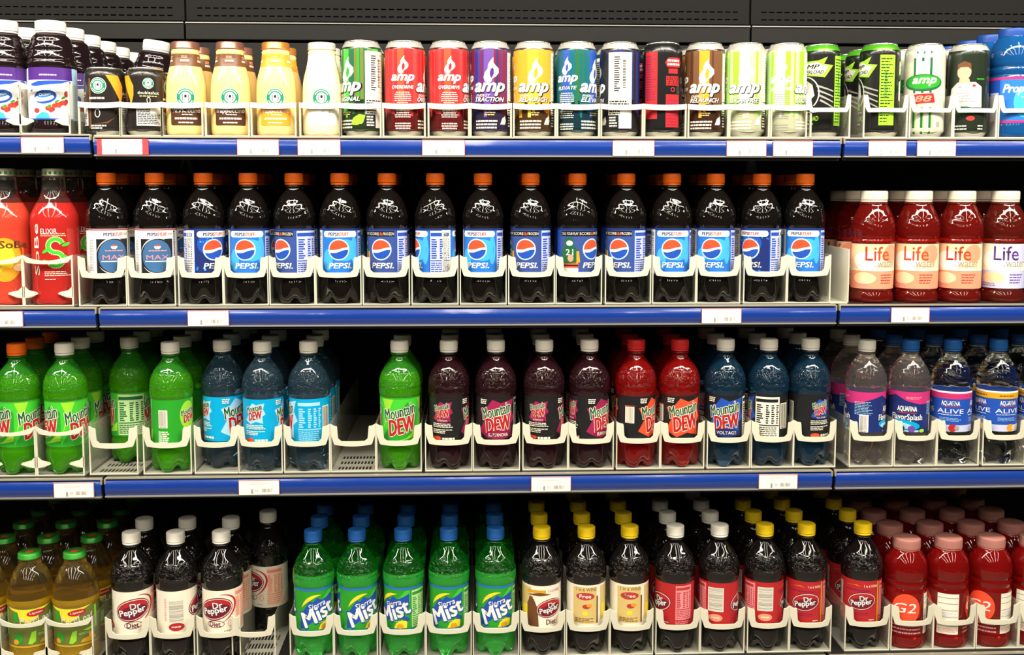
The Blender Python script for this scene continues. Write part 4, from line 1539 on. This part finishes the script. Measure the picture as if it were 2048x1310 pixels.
bottle_kind('elixir_orange', 'elixir', L_elixir2, 'metal_pale', None, art_elixir('orange'), 168, L_glass, capspec=(17.6, 13, 211))
bottle_kind('mocha', 'coffee', L_coffee, 'lid_brown', None, art_coffee('darkbrown'), capspec=(22.6, 12, 141))
bottle_kind('caramel', 'coffee', L_coffee, 'lid_caramel', None, art_coffee('orange'), capspec=(22.6, 12, 141))
bottle_kind('vanilla', 'coffee', L_vanilla, 'lid_white', None, art_coffee('cream'), capspec=(22.6, 12, 141))
bottle_kind('tea', 'tea', L_tea, 'metal_green', (29.5, 97.5), art_tea(), 112, L_teahead, labm('olive'), capspec=(18.4, 10.5, 173.5))
can_kind('doubleshot', (0.022, 0.018, 0.016), art_doubleshot(0), 'shortcan')
can_kind('amp_green', (0.02, 0.035, 0.012), art_leaf())
can_kind('amp_red', (0.10, 0.006, 0.006), art_amp(['orange_red', 'red', 'redprint', 'red'], 'OVERDRIVE', hole='red'))
can_kind('amp_purple', (0.025, 0.016, 0.045), art_amp(['violet', 'purple', 'navy', 'maroon'], 'TRACTION', hole='purple'))
can_kind('amp_orange', (0.06, 0.028, 0.008), art_amp(['yellow', 'orange', 'gold', 'orange'], 'RELAUNCH', hole='gold'))
can_kind('amp_blue', (0.006, 0.03, 0.045), art_amp(['blue', 'teal', 'teal', 'darkgreen'], 'ELEVATE', hole='blue'))
can_kind('amp_brown', (0.04, 0.016, 0.006), art_amp(['orange', 'brown', 'darkbrown', 'brown'], 'RELAUNCH', hole='orange'))
can_kind('amp_dark', (0.012, 0.012, 0.016), art_amp(['navy', 'black', 'navy', 'black'], 'TRACTION'))
can_kind('amp_lime', (0.50, 0.52, 0.34), art_amp(['silver', 'palegreen', 'lime', 'palegreen'], 'SUGAR FREE', text='grey', hole='silver'))
can_kind('over_red', (0.010, 0.010, 0.011), art_overload_red(), rim='black')
can_kind('over_green', (0.012, 0.013, 0.012), art_overload_green(), rim='green')
can_kind('white_amp', (0.72, 0.72, 0.60), art_white_amp(), rim='white')
can_kind('portrait', (0.018, 0.028, 0.016), art_portrait(), rim='silver')

# ------------------------------------------------------------------ what stands on the shelves
ORD = ['zeroth', 'first', 'second', 'third', 'fourth', 'fifth', 'sixth', 'seventh', 'eighth', 'ninth', 'tenth', 'eleventh', 'twelfth', 'thirteenth', 'fourteenth', 'fifteenth', 'sixteenth', 'seventeenth']
# kind: (object name, description of a front one, short name, category, radius mm)
INFO = {
    'cola': ('cola_bottle', 'orange-capped cola bottle with a bright blue globe label', 'orange-capped blue-labelled cola bottle', 'bottle', 34.6),
    'cola_dark': ('cola_bottle', 'orange-capped cola bottle with a dark bubbly blue label', 'dark-labelled orange-capped cola bottle', 'bottle', 34.6),
    'cola_nfl': ('cola_bottle', 'orange-capped cola bottle with a black-bannered globe label', 'black-bannered orange-capped cola bottle', 'bottle', 34.6),
    'cola_max': ('cola_bottle', 'orange-capped cola bottle with a black and white label', 'black-and-white-labelled cola bottle', 'bottle', 34.6),
    'dew': ('soda_bottle', 'white-capped green soda bottle with a bright emblem label', 'bright green soda bottle', 'bottle', 35.4),
    'dew_orange': ('soda_bottle', 'orange-capped green soda bottle at the left edge', 'orange-capped green soda bottle', 'bottle', 35.4),
    'dew_side': ('soda_bottle', 'green soda bottle turned to show its side panel', 'side-turned green soda bottle', 'bottle', 35.4),
    'bluedew': ('soda_bottle', 'clear blue soda bottle with a cyan label', 'cyan-labelled soda bottle', 'bottle', 35.4),
    'purple': ('soda_bottle', 'dark purple soda bottle with a black and magenta label', 'dark purple soda bottle', 'bottle', 35.4),
    'red': ('soda_bottle', 'red-capped red soda bottle with a black label', 'red-capped red soda bottle', 'bottle', 35.4),
    'volt': ('soda_bottle', 'white-capped dark blue soda bottle with a black label', 'dark blue soda bottle', 'bottle', 35.4),
    'dietpep': ('soda_bottle', 'white-capped dark soda bottle with a white label', 'white-labelled dark soda bottle', 'bottle', 35.4),
    'dietpromo': ('soda_bottle', 'yellow-capped dark soda bottle with a cream contest label', 'cream-labelled yellow-capped bottle', 'bottle', 35.4),
    'pep': ('soda_bottle', 'white-capped dark soda bottle with a red label', 'red-labelled white-capped bottle', 'bottle', 35.4),
    'peppromo': ('soda_bottle', 'yellow-capped dark soda bottle with a red label', 'red-labelled yellow-capped bottle', 'bottle', 35.4),
    'mist': ('soda_bottle', 'blue-capped clear green soda bottle with a lemon label', 'blue-capped green soda bottle', 'bottle', 35.4),
    'splash': ('water_bottle', 'blue-capped flavoured water bottle with a navy and magenta label', 'navy-labelled water bottle', 'bottle', 34.6),
    'splash_white': ('water_bottle', 'white-capped flavoured water bottle with a navy label', 'white-capped water bottle', 'bottle', 34.6),
    'alive': ('water_bottle', 'blue-capped water bottle with a pink band on its label', 'pink-banded water bottle', 'bottle', 34.6),
    'alive_gold': ('water_bottle', 'blue-capped water bottle with a yellow band on its label', 'yellow-banded water bottle', 'bottle', 34.6),
    'life': ('vitamin_water_bottle', 'red vitamin water bottle with a pale orange label', 'orange-labelled vitamin water bottle', 'bottle', 36.1),
    'life_purple': ('vitamin_water_bottle', 'red vitamin water bottle with a cream and purple label', 'purple-labelled vitamin water bottle', 'bottle', 36.1),
    'g2': ('sports_drink_bottle', 'red sports drink bottle with a pinkish cap', 'pink-capped red sports bottle', 'bottle', 36.4),
    'propel': ('sports_drink_bottle', 'blue sports water bottle with pink label bands', 'blue sports water bottle', 'bottle', 36.4),
    'juice': ('juice_bottle', 'dark juice bottle with a wide white cap', 'white-capped dark juice bottle', 'bottle', 39.0),
    'elixir': ('elixir_bottle', 'red elixir glass bottle with a green creature print', 'red elixir bottle', 'bottle', 38.8),
    'elixir_orange': ('elixir_bottle', 'coral elixir glass bottle with a yellow sun print', 'coral elixir bottle', 'bottle', 38.8),
    'mocha': ('coffee_bottle', 'milky coffee glass bottle with a brown lid and label', 'brown-lidded coffee bottle', 'bottle', 32.7),
    'caramel': ('coffee_bottle', 'milky coffee glass bottle with an orange lid and label', 'orange-lidded coffee bottle', 'bottle', 32.7),
    'vanilla': ('coffee_bottle', 'pale vanilla coffee glass bottle with a white lid', 'white-lidded coffee bottle', 'bottle', 32.7),
    'tea': ('tea_bottle', 'yellow tea bottle with a green metal cap', 'green-capped yellow tea bottle', 'bottle', 38.6),
    'doubleshot': ('coffee_can', 'short black coffee can with a round green emblem', 'short black coffee can', 'can', 32.8),
    'amp_green': ('energy_drink_can', 'tall dark green energy can with a leaf', 'tall dark green can', 'can', 33.2),
    'amp_red': ('energy_drink_can', 'tall red energy can with a flame', 'tall red energy can', 'can', 33.2),
    'amp_purple': ('energy_drink_can', 'tall purple energy can with a flame', 'tall purple energy can', 'can', 33.2),
    'amp_orange': ('energy_drink_can', 'tall yellow-orange energy can with a flame', 'tall yellow-orange energy can', 'can', 33.2),
    'amp_blue': ('energy_drink_can', 'tall blue and teal energy can', 'tall blue energy can', 'can', 33.2),
    'amp_dark': ('energy_drink_can', 'tall black energy can turned to its cream nutrition panel', 'tall black energy can', 'can', 33.2),
    'over_red': ('energy_drink_can', 'tall black energy can with bright red print', 'tall red-printed black can', 'can', 33.2),
    'amp_brown': ('energy_drink_can', 'tall brown and orange energy can with a flame', 'tall brown energy can', 'can', 33.2),
    'amp_lime': ('energy_drink_can', 'tall pale green and silver energy can', 'tall pale green can', 'can', 33.2),
    'over_green': ('energy_drink_can', 'black energy can with lime green rim and print', 'green-rimmed black can', 'can', 33.2),
    'white_amp': ('energy_drink_can', 'white energy can with green stripes and an oval', 'white striped energy can', 'can', 33.2),
    'portrait': ('energy_drink_can', 'dark energy can printed with a person in a pale suit', 'dark portrait-printed energy can', 'can', 33.2),
}
ROW_PY = (190, 500, 820, 1180)
# (pixel column, kind, turn in degrees, how many behind, set back mm); None = empty lane
LANES = [
    # row, bay, tray style, lanes
    (0, 0, 'B', [(10, 'juice', 4, 2, 0), (106, 'juice', -4, 6, 0)]),
    (0, 1, 'C', [(211, 'doubleshot', -6, 1, 0), (293, 'doubleshot', 92, 1, 0), (373, 'mocha', -3, 1, 0), (462, 'mocha', -3, 1, 0), (553, 'caramel', -4, 1, 0), (645, 'vanilla', -3, 1, 0),
                 (724, 'amp_green', -50, 1, 0), (810, 'amp_red', 80, 1, 0), (898, 'amp_red', 88, 1, 0), (981, 'amp_purple', -3, 1, 0), (1067, 'amp_orange', 0, 1, 0), (1153, 'amp_blue', 56, 1, 0),
                 (1239, 'amp_dark', -92, 1, 0), (1324, 'over_red', 4, 1, 0), (1409, 'amp_brown', 0, 1, 0), (1490, 'amp_lime', -3, 1, 0), (1572, 'amp_lime', 72, 1, 0)]),
    (0, 2, 'R', [(1645, 'over_green', -18, 1, 14), (1758, 'over_green', -62, 2, 0), (1848, 'white_amp', -2, 1, 0), (1935, 'portrait', -4, 1, 0), (2022, 'propel', 10, 4, 0)]),
    (1, 0, 'B', [(14, 'elixir_orange', -6, 2, 0), (112, 'elixir', -4, 2, 0)]),
    (1, 1, 'A', [(217, 'cola_max', 8, 2, 0), (313, 'cola_max', -4, 2, 0), (410, 'cola_dark', 30, 2, 0), (499, 'cola', -8, 2, 0), (590, 'cola_nfl', -38, 2, 0), (681, 'cola', 0, 2, 0), (775, 'cola_nfl', -14, 2, 0), (871, 'cola', -72, 2, 0),
                 (966, 'cola', -14, 2, 0), (1061, 'cola_nfl', -10, 2, 0), (1154, 'cola_nfl', 52, 2, 0), (1251, 'cola_nfl', -16, 2, 0), (1342, 'cola', 8, 2, 0), (1429, 'cola', -4, 2, 0), (1521, 'cola_dark', -28, 2, 0), (1607, 'cola', -2, 2, 0)]),
    (1, 2, None, [(1745, 'life', 8, 2, 0), (1834, 'life', -8, 2, 0), (1920, 'life', -10, 2, 0), (2007, 'life_purple', 2, 2, 0)]),
    (2, 0, 'B', [(38, 'dew_orange', 42, 2, 0), (133, 'dew', 40, 2, 0)]),
    (2, 1, 'A', [(263, 'dew_side', -100, 2, 62), (344, 'dew_side', 122, 2, 0), (441, 'bluedew', 44, 3, 22), (527, 'bluedew', 84, 2, 0), (619, 'bluedew', -98, 2, 0), (710, None, 0, 0, 0), (800, 'dew', -2, 1, 0), (898, 'purple', 90, 2, 0), (992, 'purple', 0, 2, 0),
                 (1088, 'purple', 92, 2, 0), (1178, 'purple', 46, 2, 0), (1271, 'red', 62, 2, 0), (1358, 'red', 14, 2, 0), (1449, 'volt', 0, 2, 0), (1535, 'volt', -98, 2, 0), (1618, 'volt', 146, 2, 0)]),
    (2, 2, 'A', [(1730, 'splash_white', -92, 2, 0), (1817, 'splash', -4, 2, 0), (1901, 'alive', 0, 2, 0), (1992, 'alive_gold', 36, 2, 0), (2078, 'alive_gold', -40, 2, 0)]),
    (3, 0, 'B', [(-30, 'tea', 30, 4, 0), (62, 'tea', 4, 4, 0), (152, 'tea', -6, 4, 0)]),
    (3, 1, 'A', [(266, 'dietpep', -2, 1, 0), (354, 'dietpep', 82, 1, 0), (445, 'dietpep', -22, 1, 0), (539, 'dietpep', -66, 0, 108), (628, 'mist', 4, 2, 0), (715, 'mist', 14, 2, 0), (807, 'mist', -36, 2, 0), (898, 'mist', -12, 2, 0), (991, 'mist', 0, 3, 0),
                 (1083, 'dietpromo', 6, 2, 0), (1172, 'dietpromo', 132, 3, 0), (1258, 'dietpromo', 136, 3, 0), (1349, 'pep', -58, 2, 0), (1437, 'pep', 78, 3, 0), (1527, 'peppromo', 92, 2, 0), (1610, 'peppromo', 0, 3, 0)]),
    (3, 2, 'A', [(1722, 'peppromo', 0, 3, 0), (1810, 'g2', -2, 4, 0), (1893, 'g2', -84, 4, 0), (1978, 'g2', -28, 4, 0), (2062, 'g2', -100, 4, 0)]),
]
TRAYDESC = {'A': 'white plastic lane tray with a U-shaped front', 'B': 'white plastic lane tray with a thin sagging rim', 'C': 'clear plastic lane tray with a low white rim', 'R': 'translucent lane tray with a notched front'}
UNDER = {'doubleshot': 'black coffee can', 'elixir': 'red elixir bottle', 'elixir_orange': 'coral elixir bottle'}
# count the kinds so that labels can say which one
count, total = {}, {}
for row, bay, style, lanes in LANES:
    for l in lanes:
        total[l[1]] = total.get(l[1], 0) + 1
traycount = {}
jit = random.Random(11)
for row, bay, style, lanes in LANES:
    zs = SHELF_Z[row] + BAY_DZ[row][bay] * MM + (TRAY_FLOOR if style else 0.0002)
    xs = []
    for px, kind, turn, back, setb in lanes:
        r = INFO[kind][4] if kind else 34.6
        Y = TRAY_Y + (r - 2.0 + setb) * MM
        Y0 = TRAY_Y + (r - 2.0) * MM
        xs.append((unproject(px, ROW_PY[row], Y if setb > 40 else Y0).x, Y, r))
    n = len(xs)
    for i, (px, kind, turn, back, setb) in enumerate(lanes):
        x, Y, r = xs[i]
        half = [r * MM + 0.0018] * 2
        gapl = (x - xs[i - 1][0]) if i else None
        gapr = (xs[i + 1][0] - x) if i < n - 1 else None
        gaps = [g for g in (gapl, gapr) if g]
        w = min(2 * (r * MM + 0.0045), min(gaps) if gaps else 1)
        w = max(w, 2 * r * MM + 0.0030)
        if style:
            key = (row, bay)
            traycount[key] = traycount.get(key, 0) + 1
            if kind:
                holds = INFO[kind][2]
                k = count.get(kind, 0) + 1
                lab = '%s under the %s%s' % ({'A': 'white U-front lane tray', 'B': 'thin-rimmed lane tray', 'C': 'clear lane tray', 'R': 'notched lane tray'}[style], '%s ' % ORD[k] if total[kind] > 1 else '', holds)
                if total[kind] > 1:
                    lab += ' from left'
                if setb > 40:
                    lab += ', empty in front'
            else:
                lab = 'empty white U-front lane tray with a slotted floor'
            tray(style, x, w, row, bay, lab, 'plastic lane trays on the %s shelf' % SHELF_WORD[row], slots=(kind is None or setb > 40), depth=165.0 if kind == 'doubleshot' else 430.0)
        if kind is None:
            continue
        name, desc, short, cat, rr = INFO[kind]
        count[kind] = count.get(kind, 0) + 1
        k = count[kind]
        grp = '%ss on the %s shelf' % (short, SHELF_WORD[row])
        for b in range(back + 1):
            yy = Y + b * (2 * r + 1.6) * MM
            xx = x + (jit.uniform(-0.6, 0.6) * MM if b else 0)
            phi = math.atan2(CAM_POS.x - xx, yy - CAM_POS.y)
            rz = phi + math.radians(turn) + (jit.uniform(-1.5, 1.5) if b else 0)
            o = place(kind, name, xx, yy, zs, rz)
            if b == 0:
                lab = desc if total[kind] == 1 else '%s, %s from left' % (desc, ORD[k])
            elif total[kind] == 1:
                lab = '%s, %s in line behind the front one' % (short, ORD[b + 1])
            else:
                lab = '%s, %s in line behind the %s front one from left' % (short, ORD[b + 1], ORD[k])
            tag(o, lab, cat, grp)

# a loose juice bottle leaning at the back of the top shelf
p = unproject(312, 112, 0.27)
o = place('juice', 'juice_bottle', p.x - 0.020, 0.27, SHELF_Z[0] + 0.0006, 0.0, (0, math.radians(7)))
o.location.z += 0.0055
tag(o, 'dark juice bottle leaning askew behind the black coffee cans', 'bottle', INFO['juice'][2] + 's on the top shelf')

# single divider wall left of the vitamin waters
e = bpy.data.objects.new('lane_divider', None)
COL.objects.link(e)
xd = unproject(1697, 560, 0.014).x
e.location = (xd, 0.014, SHELF_Z[1])
tag(e, 'white plastic divider wall left of the vitamin water bottles', 'divider')
obj('wall', boxes('divider_wall', [(-0.9, 0.9, 0, 430, 1.6, 92)], m_tray, 0.4), e)
obj('foot', boxes('divider_foot', [(-30, -0.9, 0, 430, 0, 1.6)], m_tray), e)
